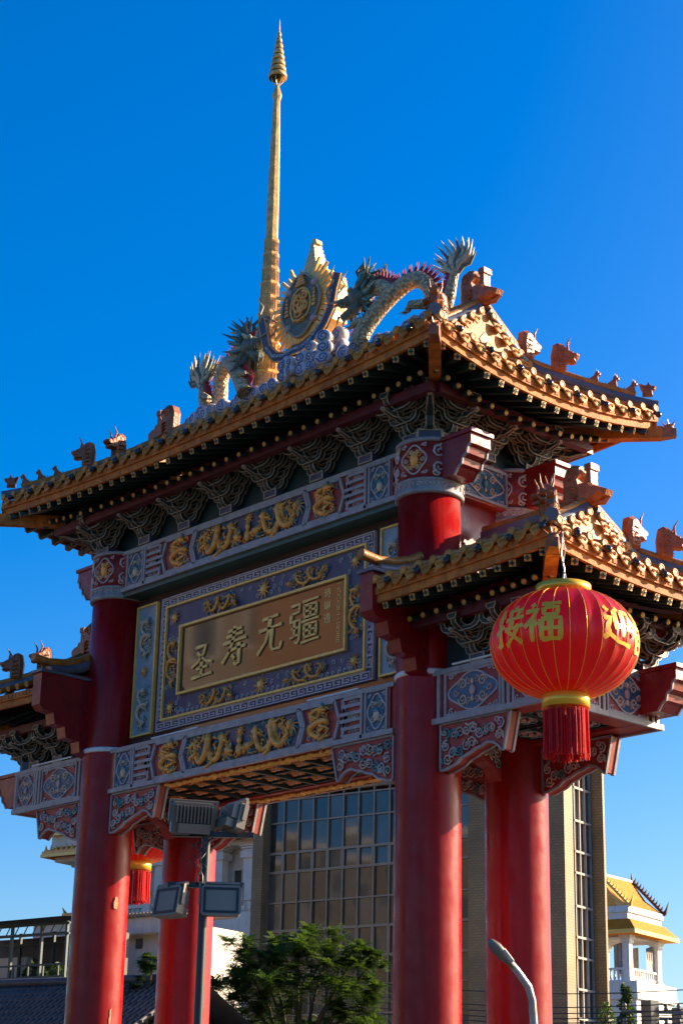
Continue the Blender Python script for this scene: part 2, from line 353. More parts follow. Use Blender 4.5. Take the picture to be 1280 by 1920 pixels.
def rel_scrollwork(mb, x0, x1, zf0, zf1, n, cols=(0, 1, 2), seed=3):
    rg = random.Random(seed)
    for i in range(n):
        x = x0 + (x1 - x0) * (i + .5) / n; a, b = zf0(x), zf1(x); h = b - a
        m = max(1, int(h / .17))
        for j in range(m):
            z = a + h * (j + .5) / m; scroll(mb, x + rg.uniform(-.02, .02), z, min(.085, h * .42), 1.5, rg.uniform(0, 6.28), rg.choice((-1, 1)), .017, cols[(i + j) % len(cols)], -.02)
            scroll(mb, x + rg.uniform(-.05, .05), z + rg.uniform(-.04, .04), min(.05, h * .3), 1.0, rg.uniform(0, 6.28), 1, .015, rg.choice(cols), -.026)
def rect_frame(mb, x0, x1, z0, z1, t, y0, y1, mi=0):
    mb.box(x0, x1, y0, y1, z0, z0 + t, mi); mb.box(x0, x1, y0, y1, z1 - t, z1, mi)
    mb.box(x0, x0 + t, y0, y1, z0 + t, z1 - t, mi); mb.box(x1 - t, x1, y0, y1, z0 + t, z1 - t, mi)

# brush-written characters: strokes on a 100 grid (y up); each point may carry a width factor
GLYPH = {
 'sheng': [[(22, 88), (66, 90), (56, 68), (36, 48), (8, 36)], [(30, 74), (50, 58), (70, 46), (94, 40)], [(28, 28), (74, 31)], [(50, 46), (50, 6)], [(8, 5), (94, 9)]],
 'shou': [[(24, 90), (76, 93)], [(20, 77), (80, 80)], [(8, 62), (94, 66)], [(52, 100), (46, 70), (34, 42), (6, 14)], [(30, 42), (92, 46)], [(68, 58), (69, 8), (58, 4), (50, 10)], [(42, 30), (52, 20)]],
 'wu': [[(22, 86), (78, 90)], [(10, 60), (92, 65)], [(50, 88), (46, 60), (34, 30), (6, 4)], [(56, 62), (54, 20), (60, 8), (86, 8), (93, 24)]],
 'jiang': [[(6, 92), (34, 94), (33, 76), (8, 74)], [(8, 74), (5, 56), (36, 58), (34, 14), (28, 6), (20, 10)], [(8, 40), (30, 42)], [(18, 54), (18, 22)], [(4, 20), (34, 26)],
           [(44, 96), (96, 98)], [(50, 86), (50, 60)], [(50, 86), (90, 87), (89, 60)], [(50, 73), (89, 74)], [(70, 86), (70, 60)], [(50, 60), (90, 61)], [(42, 51), (98, 53)],
           [(50, 43), (50, 15)], [(50, 43), (90, 44), (89, 15)], [(50, 29), (89, 30)], [(70, 43), (70, 15)], [(50, 15), (90, 16)], [(40, 4), (99, 7)]],
 'jie': [[(6, 74), (36, 78)], [(22, 98), (23, 8), (14, 6), (8, 14)], [(4, 38), (38, 52)], [(66, 100), (72, 90)], [(46, 86), (94, 89)], [(56, 82), (60, 70)], [(84, 84), (76, 68)], [(42, 65), (98, 68)],
         [(66, 62), (52, 36), (70, 22), (92, 4)], [(84, 50), (70, 24), (42, 4)], [(40, 42), (98, 46)]],
 'fu': [[(20, 98), (28, 88)], [(6, 76), (38, 80), (24, 56), (4, 38)], [(24, 58), (24, 2)], [(28, 50), (38, 40)], [(46, 94), (96, 96)], [(54, 84), (54, 64)], [(54, 84), (88, 85), (86, 64)], [(54, 64), (88, 65)],
        [(48, 54), (48, 4)], [(48, 54), (94, 56), (93, 4)], [(48, 30), (93, 31)], [(70, 54), (70, 5)], [(48, 5), (94, 6)]],
 'ying': [[(12, 94), (22, 82)], [(6, 62), (26, 65), (16, 38), (24, 24)], [(4, 14), (22, 24), (50, 10), (98, 6)], [(56, 94), (40, 82)], [(40, 84), (40, 40), (58, 50)], [(64, 86), (94, 88), (92, 48), (82, 46)], [(66, 86), (66, 24)]],
 'chun': [[(18, 90), (82, 92)], [(24, 76), (78, 78)], [(6, 60), (94, 63)], [(50, 100), (40, 60), (6, 32)], [(56, 62), (74, 44), (96, 34)], [(34, 42), (34, 2)], [(34, 42), (70, 43), (69, 2)], [(34, 23), (69, 24)], [(34, 3), (70, 4)]],
}
def brush(key, wid=10.0):
    """quads of every stroke in 0..1 units: list of (verts2d, faces)"""
    vs, fs = [], []
    for st in GLYPH[key]:
        pts = []
        for a, b in zip(st[:-1], st[1:]):
            k = max(2, int(math.hypot(b[0] - a[0], b[1] - a[1]) / 9))
            pts += [(a[0] + (b[0] - a[0]) * i / k, a[1] + (b[1] - a[1]) * i / k) for i in range(k)]
        pts.append(st[-1]); n = len(pts); o = len(vs)
        for i, p in enumerate(pts):
            q0, q1 = pts[max(0, i - 1)], pts[min(n - 1, i + 1)]; dx, dy = q1[0] - q0[0], q1[1] - q0[1]; l = math.hypot(dx, dy) or 1
            t = i / (n - 1); horiz = abs(dx) / l
            wv = wid * (.5 + .24 * (1 - horiz)) * (1.15 - .55 * math.sin(math.pi * t) * .6 - .35 * t)
            if i == 0: wv *= .75
            if i == n - 1: wv *= .55 if horiz < .6 else 1.1
            vs += [((p[0] - dy / l * wv) / 100, (p[1] + dx / l * wv) / 100), ((p[0] + dy / l * wv) / 100, (p[1] - dx / l * wv) / 100)]
        for i in range(n - 1): fs.append((o + 2 * i, o + 2 * i + 1, o + 2 * i + 3, o + 2 * i + 2))
    return vs, fs
_fc = bpy.data.curves.new('lettering', 'FONT'); _fo = bpy.data.objects.new('lettering', _fc); COL.objects.link(_fo)
def font_mesh(txt, offset=0.0):
    _fc.body = txt; _fc.offset = offset; _fc.align_x = 'CENTER'
    bpy.context.view_layer.update()
    e = _fo.evaluated_get(bpy.context.evaluated_depsgraph_get()); me = e.to_mesh()
    vs = [(v.co.x, v.co.y) for v in me.vertices]; fs = [tuple(p.vertices) for p in me.polygons]; e.to_mesh_clear()
    return vs, fs

# ------------------------------------------------------------------ ground
g = MB(); g.add([(-600, -600, 0), (600, -600, 0), (600, 600, 0), (-600, 600, 0)], [(0, 1, 2, 3)])
tag(g.build('ground', 'asphalt'), kind='structure')

# ================================================================== THE GATE
GATE = tag(empty('chinese_gate'), 'tall red and gold ceremonial gate with tiled roofs and carved beams', 'gate')
CX, CY, CR = 3.776, 0.896, 0.45
Z1, Z2, Z3, Z4 = 7.32, 8.02, 10.77, 11.46       # lower beam, upper beam
YB = 1.145

# ---- columns
def make_column(x, y):
    m = MB(); n = 40
    prof = [(CR * 1.03, 0.35), (CR * 1.02, 3)] + [(CR * (1.01 - .0 * i), 3 + i * 1.9) for i in range(1, 4)] + [(CR, 10.72)]
    m.lathe(prof, n)
    c = m.build('column', 'red_col', GATE, (x, y, 0))
    b = MB(); b.lathe([(.66, 0), (.68, .12), (.62, .26), (.56, .36), (.5, .4)], 32); b.build('column_base', 'white_wall', c)
    k = MB(); k.lathe([(CR + .012, 8.01), (CR + .03, 8.03), (CR + .03, 8.07), (CR + .012, 8.09)], 32); k.build('column_ring', 'white', c)
    k = MB(); k.lathe([(CR + .03, 10.66), (CR + .055, 10.68), (CR + .055, 10.72), (CR + .04, 10.73), (CR + .04, 10.84), (CR + .06, 10.85), (CR + .06, 10.88), (CR + .02, 10.89)], 36)
    for i in range(26):
        a = 2 * math.pi * i / 26; mm = Matrix.Rotation(a, 4, 'Z') @ Matrix.Translation((0, -(CR + .045), 10.785)); k.M = mm
        scroll(k, 0, 0, .04, 1.3, 0, 1, .011, 1, -.004)
    k.build('capital_band', ['blue_trim', 'lav'], c)
    k = MB(); k.lathe([(CR + .012, 10.885), (CR + .012, 11.47)], 36); k.lathe([(CR + .05, 11.45), (CR + .05, 11.5)], 36, 1)
    for i in range(8):
        a = 2 * math.pi * i / 8 + .3; k.M = Matrix.Rotation(a, 4, 'Z') @ Matrix.Translation((0, -(CR + .012), 11.17))
        if i % 2 == 0:
            rel_medallion(k, 0, 0, .42, .5, (2, 3, 4)); k.ball((0, -.02, 0), .07, .03, .1, 8, 5, 3)
        else:
            for s_ in (-1, 1):
                scroll(k, 0, s_ * .12, .1, 1.4, 1.5 * s_, s_, .024, 2)
                scroll(k, .05 * s_, s_ * .2, .06, 1.2, 0, s_, .02, 4)
    k.build('capital', ['panel_red', 'blue_trim', 'lav', 'gold', 'cream'], c)
    return c
for x in (-CX, CX):
    for y in (-CY, CY): make_column(x, y)

def chip(x, y, z, px_ang, pts):
    an = math.atan2(CAM.y - y, CAM.x - x) + px_ang; k = MB(); rr_ = CR * 1.03 + .004
    k.add([(x + rr_ * math.cos(an + p[0] / rr_), y + rr_ * math.sin(an + p[0] / rr_), z + p[1]) for p in pts], [tuple(range(len(pts)))]); k.build('paint_chip', ['chip'], GATE)
chip(-CX, -CY, 5.55, .56, [(-.03, -.09), (.03, -.10), (.045, -.02), (.04, .06), (.02, .10), (-.012, .09), (-.02, .03), (-.035, .01)])
chip(-CX, -CY, 3.75, .60, [(-.01, -.14), (.01, -.15), (.02, .0), (.015, .10), (.03, .15), (-.005, .12), (.0, .02), (-.02, -.02)])
chip(CX, -CY, 3.3, .70, [(-.015, -.03), (.015, -.02), (.01, .03), (-.01, .02)])
# ---- beams with carved panels on the front (and the same on the back)
def beam_panels(parent, y, zb, zt, sgn):
    """sgn=-1: front face at y, facing -y"""
    rz = 0 if sgn < 0 else math.pi
    h = zt - zb; zc = (zb + zt) / 2
    def fr(x): return Matrix.Rotation(rz, 4, 'Z') @ Matrix.Translation((x, -abs(y), zc))
    # long centre panel with two dragons and a flaming vase between them
    def hexpoly(a, b, hh, tip): return [(a, 0), (a + tip, -hh), (b - tip, -hh), (b, 0), (b - tip, hh), (a + tip, hh)]
    def outline(m, poly, r_=.022, mi=0):
        n = len(poly)
        for i in range(n):
            a, b = poly[i], poly[(i + 1) % n]; m.beam((a[0], -.022, a[1]), (b[0], -.022, b[1]), .05, .045, mi, (0, 1, 0))
    hh = h / 2 - .07
    m = MB(); m.M = fr(0); P_ = hexpoly(-1.42, 1.42, hh, .10); m.prism(P_, -.006, .01, 0); outline(m, P_, mi=1)
    m.build('dragon_panel', ['navy', 'blue_trim'], parent)
    for s_ in (-1, 1):
        m = MB(); m.M = fr(s_ * .72); rel_dragon(m, 0, 0, 1.24, h * .92, -s_ * 1, 0, 1, 5 + s_); m.build('dragon_relief', ['gold', 'teal'], parent)
    m = MB(); m.M = fr(0)
    m.ball((0, -.04, -.12), .07, .05, .1, 8, 5); m.ball((0, -.04, .03), .05, .04, .07, 7, 5); rel_flower(m, 0, .17, .12)
    for s_ in (-1, 1): scroll(m, s_ * .09, -.16, .07, 1.2, 0, s_, .02, 0)
    m.build('vase_relief', ['gold', 'gold'], parent)
    for s_ in (-1, 1):
        # red panel with an upright dragon
        a, b = (1.44, 2.14)
        poly = [(s_ * (a - .02), 0), (s_ * (a - .12), -hh), (s_ * (b - .0), -hh), (s_ * (b + .1), 0), (s_ * b, hh), (s_ * (a - .12), hh)]
        poly = [(s_ * (a + .04), 0), (s_ * (a - .06), -hh), (s_ * b, -hh), (s_ * (b + .1), 0), (s_ * b, hh), (s_ * (a - .06), hh)]
        if s_ < 0: poly = poly[::-1]
        m = MB(); m.M = fr(0); m.prism(poly, -.004, .01, 0); outline(m, [poly[i] for i in range(6)], mi=1); m.build('red_panel', ['panel_red', 'blue_trim'], parent)
        m = MB(); m.M = fr(s_ * 1.79); rel_dragon(m, 0, 0, .56, h * .92, s_, 0, 1, 9 + s_, True)
        for q in range(4): scroll(m, random.uniform(-.25, .25), random.uniform(-.22, .22), .05, 1.2, 1, 1, .015, 2, -.012)
        m.build('dragon_relief', ['gold', 'teal', 'lav'], parent)
        # nested chevrons
        m = MB(); m.M = fr(0)
        for k in range(3):
            x0 = s_ * (2.26 + k * .0); zz = hh * (.98 - .40 * k)
            for sz in (-1, 1):
                m.beam((s_ * (2.22 + .10 * (1 - k / 2.5)), -.018, sz * zz), (s_ * 2.68, -.018, sz * zz), .05, .04, 0, (0, 1, 0))
            m.beam((s_ * (2.30 - .08 * (k == 9)), -.018, zz), (s_ * (2.36 + .03 * k), -.018, 0), .05, .036, 0, (0, 1, 0)); m.beam((s_ * 2.30, -.018, -zz), (s_ * (2.36 + .03 * k), -.018, 0), .05, .036, 0, (0, 1, 0))
        for sz in (-1, 0, 1):
            for q in range(3): scroll(m, s_ * (2.45 + q * .07), sz * hh * .72, .04, 1.2, q, 1, .014, 2 if sz else 3, -.01)
        m.box(*sorted((s_ * 2.18, s_ * 2.70)), -.003, .01, -hh, hh, 1)
        m.box(*sorted((s_ * 2.69, s_ * 2.735)), -.05, .01, -h / 2, h / 2, 0)
        m.build('chevron_panel', ['blue_trim', 'panel_red', 'pink', 'cream'], parent)
        # flower panel by the column
        m = MB(); m.M = fr(s_ * 3.0); m.box(-.22, .22, -.004, .01, -h / 2 + .04, h / 2 - .04, 0); rect_frame(m, -.235, .235, -h / 2 + .03, h / 2 - .03, .035, -.04, .01, 1)
        rel_medallion(m, 0, 0, .40, .58, (2, 3, 4)); m.ball((0, -.02, -.06), .07, .03, .08, 8, 5, 3); m.build('flower_panel', ['blue_panel', 'blue_trim', 'lav', 'cream', 'teal'], parent)
        for xa_, xb_ in ((2.75, 2.765), (3.25, 3.29)): m = MB(); m.M = fr(0); m.box(*sorted((s_ * xa_, s_ * xb_)), -.03, .01, -h / 2, h / 2, 0); m.build('post_strip', ['red'], parent)

def make_beam(name, zb, zt):
    m = MB()
    for s_ in (-1, 1):
        m.box(-3.5, 3.5, *sorted((s_ * .70, s_ * (YB - .01))), zb, zt, 0)
        # blue edge mouldings, top and bottom
        m.box(-3.36, 3.36, *sorted((s_ * (YB - .02), s_ * (YB + .04))), zb - .02, zb + .05, 1)
        m.box(-3.36, 3.36, *sorted((s_ * (YB - .02), s_ * (YB + .035))), zt - .05, zt + .015, 1)
    o = m.build(name, ['panel_red', 'blue_trim'], GATE)
    beam_panels(o, YB - .01, zb, zt, -1)
    return o
low = make_beam('lower_beam', Z1, Z2); upb = make_beam('upper_beam', Z3, Z4)
# coffered underside of the lower beam
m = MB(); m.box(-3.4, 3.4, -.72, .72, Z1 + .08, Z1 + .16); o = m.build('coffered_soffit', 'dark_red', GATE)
m = MB()
for i in range(12): m.box(-3.3 + i * .6 - .03, -3.3 + i * .6 + .03, -.69, .69, Z1 + .0, Z1 + .078)
for j in range(4): m.box(-3.35, 3.35, -.66 + j * .44 - .025, -.66 + j * .44 + .025, Z1 + .02, Z1 + .076)
m.build('coffer_rib', 'green', o)
for i in range(11):
    for j in range(3):
        k = MB(); k.M = Matrix.Translation((-3.0 + i * .6, -.44 + j * .44, Z1 + .07)) @ Matrix.Rotation(R(90), 4, 'X'); rel_flower(k, 0, 0, .14, 0, 1)
        for q in range(4): scroll(k, .17 * (1 if q & 1 else -1), .12 * (1 if q & 2 else -1), .06, 1.2, q, 1, .018, 0)
        k.build('coffer_flower', ['gold', 'pink'], o)
for s_ in (-1, 1):
    k = MB()
    for i in range(44):
        k.M = Matrix.Translation((-3.2 + i * .149, s_ * .93, Z1 - .022)) @ Matrix.Rotation(R(90), 4, 'X'); scroll(k, 0, 0, .10, 1.3, i, 1 if i % 2 else -1, .03, 0, 0)
    k.build('gold_fringe', ['gold_bright'], o)
# green board under the upper beam
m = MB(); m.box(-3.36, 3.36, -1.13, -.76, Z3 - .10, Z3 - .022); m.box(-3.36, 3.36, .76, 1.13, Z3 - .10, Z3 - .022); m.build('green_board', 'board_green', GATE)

# ---- wall with the inscription
m = MB(); m.box(-3.42, 3.42, -.80, .80, Z2 + .02, Z3 - .1); wall = m.build('inscription_wall', 'polish_wall', GATE)
FM = Matrix.Translation((0, -.80, 0))
def wpart(name, mats, fn):
    k = MB(); k.M = FM; fn(k); return k.build(name, mats, wall)
def key_border(k):
    rect_frame(k, -2.58, 2.58, 8.27, 10.53, .15, -.035, .0, 1)
    rect_frame(k, -2.59, 2.59, 8.26, 10.54, .018, -.055, .0, 0); rect_frame(k, -2.445, 2.445, 8.405, 10.395, .016, -.052, .0, 0)
    def unit(M2):
        k.M = FM @ M2; y0, y1 = -.05, -.03; t = .018
        k.box(0, .19, y0, y1, .112, .13); k.box(0, t, y0, y1, .03, .112); k.box(t, .13, y0, y1, .03, .03 + t); k.box(.115, .133, y0, y1, .048, .088); k.box(.055, .115, y0, y1, .072, .09); k.box(.17, .188, y0, y1, .02, .112)
    n = 26
    for i in range(n):
        for z, fl in ((8.27, 0), (10.38, 0)): unit(Matrix.Translation((-2.56 + i * 5.1 / n, 0, z)))
    n = 10
    for i in range(n):
        for x in (-2.43, 2.58): unit(Matrix.Translation((x, 0, 8.45 + i * 1.93 / n)) @ Matrix.Rotation(R(-90), 4, 'Y'))
    k.M = FM
wpart('key_border', ['lav', 'violet'], key_border)
wpart('navy_field', ['navy'], lambda k: (k.box(-2.43, 2.43, -.045, 0, 8.42, 8.83), k.box(-2.43, 2.43, -.045, 0, 9.93, 10.38), k.box(-2.43, -2.0, -.045, 0, 8.83, 9.93), k.box(2.0, 2.43, -.045, 0, 8.83, 9.93)))
wpart('gold_frame', ['gold_bright'], lambda k: rect_frame(k, -2.44, 2.44, 8.42, 10.38, .035, -.085, -.0, 0))
wpart('inner_gold_frame', ['gold_bright'], lambda k: rect_frame(k, -2.03, 2.03, 8.79, 9.97, .04, -.10, -.0, 0))
wpart('plaque', ['polish'], lambda k: k.box(-1.99, 1.99, -.05, 0, 8.83, 9.93))
for (x, z, wd, ht, fl, vert) in ((-1.0, 10.15, 1.0, .34, 1, 0), (1.15, 10.15, 1.0, .34, -1, 0), (-1.0, 8.61, 1.0, .34, 1, 0), (1.15, 8.61, 1.0, .34, -1, 0), (-2.22, 9.38, .34, .98, 1, 1), (2.22, 9.38, .34, .98, -1, 1)):
    k = MB(); k.M = FM @ Matrix.Translation((0, -.045, 0)); rel_dragon(k, x, z, wd, ht, fl, 0, 1, int(x * 10 + z), bool(vert)); k.build('frame_dragon', ['gold', 'teal'], wall)
for (x, z) in ((-2.2, 10.15), (2.2, 10.15), (-2.2, 8.61), (2.2, 8.61), (0.08, 10.16), (0.08, 8.61)):
    k = MB(); k.M = FM @ Matrix.Translation((0, -.045, 0)); rel_flower(k, x, z, .13 if abs(x) > 1 else .17); k.build('frame_flower', ['gold', 'gold_bright'], wall)
k = MB(); k.M = FM @ Matrix.Translation((0, -.045, 0)); rg = random.Random(4)
for i in range(80):
    x = rg.uniform(-2.35, 2.35); z = rg.choice((rg.uniform(8.5, 8.75), rg.uniform(10.02, 10.3)))
    if i > 60: x = rg.choice((-1, 1)) * rg.uniform(2.08, 2.36); z = rg.uniform(8.9, 9.9)
    scroll(k, x, z, .045, 1.2, rg.uniform(0, 6), 1, .012, 0, -.006)
for i in range(34): scroll(k, -2.0 + i * .125 + (.0 if i < 17 else -.02), 8.50, .04, 1.2, 0, 1, .013, 0, -.006)
o = k.build('cloud_curls', ['lav'], wall); o['kind'] = 'stuff'
# four large characters, and the small date and name columns
for key, x, z, s_ in (('sheng', -1.72, 8.97, .60), ('shou', -.93, 9.02, .66), ('wu', -.06, 9.07, .66), ('jiang', .72, 9.07, .70)):
    vs, fs = brush(key, 9.5 if key != 'jiang' else 6.5)
    k = MB(); k.M = FM @ Matrix.Translation((x, -.056, z)); n = len(vs)
    k.add([(p[0] * s_, 0, p[1] * s_) for p in vs] + [(p[0] * s_, -.02, p[1] * s_) for p in vs], [f for f in fs] + [tuple(i + n for i in f) for f in fs] + [(f[i], f[(i + 1) % 4], f[(i + 1) % 4 + 0] + n, f[i] + n) for f in fs for i in range(4)])
    k.build('character', ['gold_bright'], wall)
for txt, x, ztop, st, hs_ in (('诗琳通', 1.58, 9.72, .20, .165), ('一九九九年十二月五日', 1.83, 9.84, .098, .10)):
    for i, ch in enumerate(txt):
        vs, fs = font_mesh(ch, .012)
        if not vs: continue
        k = MB(); k.M = FM @ Matrix.Translation((x, -.056, ztop - i * st)); k.add([(p[0] * hs_, 0, p[1] * hs_) for p in vs], fs); k.build('small_character', ['gold_bright'], wall)
# pale blue side panels
for s_ in (-1, 1):
    x = s_ * 3.0
    k = MB(); k.M = FM; k.box(x - .27, x + .27, -.03, 0, 8.28, 10.52, 0); rect_frame(k, x - .285, x + .285, 8.265, 10.535, .03, -.06, 0, 1); sp = k.build('side_panel', ['sky_panel', 'gold_bright'], wall)
    k = MB(); k.M = FM @ Matrix.Translation((0, -.03, 0))
    for q, zz in enumerate((8.75, 9.95)): rel_dragon(k, x, zz, .36, .85, 1, 0, 1, 20 + q, True)
    rel_flower(k, x, 9.36, .11, 2, 2)
    k.build('bird_relief', ['cream', 'teal', 'gold'], wall)

# ---- fluorescent tubes lying on the lower beam
for x0, x1 in ((-2.3, -1.1), (1.5, 2.6)):
    k = MB(); k.tube([(x0, -1.13, Z2 + .05), (x1, -1.13, Z2 + .05)], .018, 8); k.box(x0 - .02, x1 + .02, -1.12, -1.06, Z2 + .016, Z2 + .05, 1); k.build('light_tube', ['white', 'grey_metal'], low)

# ---- upper side walls and beams, moulded beam ends
OGEE = [(0, 0), (.30, 0), (.38, .10), (.44, .13), (.46, .22), (.54, .27), (.56, .36), (.62, .40), (.62, .56), (0, .56)]
def stub(parent, x, y, z, rz, th=.36, sc=1.0):
    k = MB(); k.prism([(p[0] * sc, p[1] * sc) for p in OGEE], -th / 2, th / 2, 0)
    pts = [(p[0] * sc, p[1] * sc) for p in OGEE]
    for s_ in (-1, 1):
        for a, b in zip(pts[1:7], pts[2:8]): k.beam((a[0], s_ * th / 2, a[1]), (b[0], s_ * th / 2, b[1]), .03, .03, 1, (0, 1, 0))
    k.box(.0, .66 * sc, -th / 2 - .03, th / 2 + .03, .56 * sc + .002, .56 * sc + .06, 0)
    return k.build('beam_end', ['red', 'blue_trim'], parent, (x, y, z), rz)
for s_ in (-1, 1):
    for y in (-CY, CY): stub(upb, s_ * (CX + .40), y, 10.87, 0 if s_ > 0 else math.pi, .4)
    k = MB(); k.box(*sorted((s_ * 3.62, s_ * 3.86)), -.62, .62, Z2, Z3 + .05, 0); k.build('side_wall', 'red', GATE)
    k = MB(); k.box(*sorted((s_ * 3.58, s_ * 4.02)), -.6, .6, Z3 + .052, Z4, 0); sb = k.build('side_beam', ['panel_red'], GATE)
    k = MB(); k.M = frame_m((s_ * 4.02, 0, (Z3 + Z4) / 2 + .02), (0, s_, 0), (0, 0, 1)); k.box(-.46, .46, -.004, .004, -.27, .27, 0); rect_frame(k, -.47, .47, -.28, .28, .04, -.035, .004, 1); rel_medallion(k, 0, 0, .85, .5, (2, 3, 4)); k.build('flower_panel', ['blue_panel', 'blue_trim', 'lav', 'cream', 'teal'], sb)

# ---- bracket sets
def arm_profile(L):
    rt = [(0, 0), (.55 * L, 0), (.82 * L, .03), (.96 * L, .10), (L, .20), (L - .07, .20), (.84 * L - .045, .105), (.55 * L, .062), (0, .062)]
    return rt + [(-x, z) for x, z in rt[-2:0:-1]]
def outlined(poly, th, plane='xz', both=True, w_=.014):
    k = MB(); n = len(poly); k.prism(poly, -th / 2, th / 2, 0, plane)
    for t in ((-th / 2, th / 2) if both else (-th / 2,)):
        for i in range(n):
            a, b = poly[i], poly[(i + 1) % n]
            if math.hypot(a[0] - b[0], a[1] - b[1]) < .02: continue
            A = (a[0], t, a[1]) if plane == 'xz' else (t, a[0], a[1]); B = (b[0], t, b[1]) if plane == 'xz' else (t, b[0], b[1])
            k.beam(A, B, w_, w_, 1, (0, 1, 0) if plane == 'xz' else (1, 0, 0))
    return k
BM = {}
for nm, L in (('s', .28), ('m', .40), ('l', .50)): BM['arm_' + nm] = outlined(arm_profile(L), .075).mesh('bracket_arm', ['green', 'trim'])
def fwd_profile(L): return [(.05, 0), (-.5 * L, 0), (-.8 * L, .03), (-.95 * L, .09), (-L, .19), (-L + .085, .19), (-.8 * L + .04, .12), (-.5 * L, .09), (.05, .09)][::-1]
for i in range(3): BM['fwd%d' % i] = outlined(fwd_profile(.22 + .2 * i), .085, 'yz').mesh('bracket_arm', ['green', 'trim'])
_k = outlined([(-.055, 0), (.055, 0), (.085, .05), (.085, .085), (-.085, .085), (-.085, .05)], .13); BM['cup'] = _k.mesh('bearing_block', ['green', 'trim'])
_k = MB(); _k.beam((0, .1, .10), (0, -.62, .0), .075, .10, 0); _k.beam((0, -.62, 0), (0, -.82, .035), .07, .07, 0, taper=.6); _k.beam((0, -.80, .03), (0, -.87, .045), .06, .06, 1)
for sx in (-1, 1):
    _k.beam((sx * .04, .1, .15), (sx * .04, -.62, .05), .018, .018, 1); _k.beam((sx * .04, .1, .05), (sx * .04, -.62, -.05), .018, .018, 1); _k.beam((sx * .037, -.62, -.04), (sx * .025, -.82, .02), .018, .018, 1)
BM['beak'] = _k.mesh('beak_arm', ['green', 'trim'])
_k = MB(); _k.box(-.15, .15, -.10, .12, 0, .15, 0); rect_frame(_k, -.15, .15, 0, .15, .022, -.112, -.098, 1); BM['base'] = _k.mesh('base_block', ['navy', 'trim'])
def bracket_set(x, y, z, rz, side=True, sc=1.0, lat=True):
    b = inst('bracket_set', BM['base'], GATE, (x, y, z), rz)
    b.scale = (sc, sc, sc * .92)
    for k in range(3):
        zk = .14 + .145 * k
        inst('bracket_arm', BM['fwd%d' % k], b, (0, 0, zk))
        inst('bearing_block', BM['cup'], b, (0, -.17 - .2 * k, zk + .16))
        if lat:
            for j in (0,) if k == 0 else ((0, 1) if k == 1 else (0, 1, 2)):
                y_ = -.02 - .2 * j; nm = ('s', 'm', 'l')[min(2, k - j + (1 if k == 2 and j else 0))]; L = {'s': .28, 'm': .40, 'l': .50}[nm]
                inst('bracket_arm', BM['arm_' + nm], b, (0, y_, zk))
                for sx in (-1, 1): inst('bearing_block', BM['cup'], b, (sx * (L - .045), y_, zk + .19))
    inst('beak_arm', BM['beak'], b, (0, .02, .37), scale=(.9, .80, .9))
    return b
BXS = (-2.73, -1.64, -.55, .55, 1.64, 2.73)
for x in BXS: bracket_set(x, -1.10, Z4 + .02, 0)
def corner_set(x, y, z, sx, sy):
    bracket_set(x, y + sy * .30, z, 0 if sy < 0 else math.pi); bracket_set(x + sx * .30, y, z, math.pi / 2 * sx)
    a = math.atan2(sy, sx) + math.pi / 2
    bracket_set(x + sx * .2, y + sy * .2, z, a, sc=1.25, lat=False)
for x, y in ((CX, -CY), (CX, CY), (-CX, -CY)): corner_set(x, y, Z4 + .02, 1 if x > 0 else -1, 1 if y > 0 else -1)
for y in (0,): bracket_set(4.0, y, Z4 + .02, math.pi / 2)
# dark boards behind the brackets
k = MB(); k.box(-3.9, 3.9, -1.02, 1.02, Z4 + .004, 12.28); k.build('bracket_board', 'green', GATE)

# ------------------------------------------------------------------ roofs
CAPM = MB(); CAPM.M = Matrix.Rotation(R(90), 4, 'X'); CAPM.lathe([(.062, 0), (.066, .012), (.060, .026), (.042, .030), (.038, .024), (.016, .032)], 14); CAPM = CAPM.mesh('tile_cap', ['drip'])
_k = MB(); dp = [(-.115, .03), (.115, .03), (.10, -.04), (.06, -.10), (0, -.135), (-.06, -.10), (-.10, -.04)]; _k.puff(dp, .03, 0)
scroll(_k, -.035, -.04, .035, 1.2, 0, 1, .010, 0, -.02); scroll(_k, .035, -.04, .035, 1.2, math.pi, -1, .010, 0, -.02); DRIPM = _k.mesh('drip_tile', ['drip'])
_k = MB(); _k.ball((0, -.02, -.02), .062, .062, .062, 10, 7); _k.tube([(0, -.01, .0), (0, .05, .07)], .035, 8); BULBM = _k.mesh('eave_lamp', ['bulb'])
_k = MB(); _k.box(-.045, .045, 0, .95, -.045, .045, 0); _k.box(-.044, .044, -.014, 0, -.044, .044, 1); _k.box(-.012, .012, -.020, -.013, -.034, .034, 0); _k.box(-.034, .034, -.020, -.013, -.012, .012, 0); FLYM = _k.mesh('flying_rafter', ['green', 'gold_end'])
_k = MB(); _k.tube([(0, 0, 0), (0, 1.15, 0)], .045, 10, 0); _k.tube([(0, -.012, 0), (0, 0, 0)], .037, 12, 1, sm=False); RNDM = _k.mesh('round_rafter', ['green', 'gold_end'])

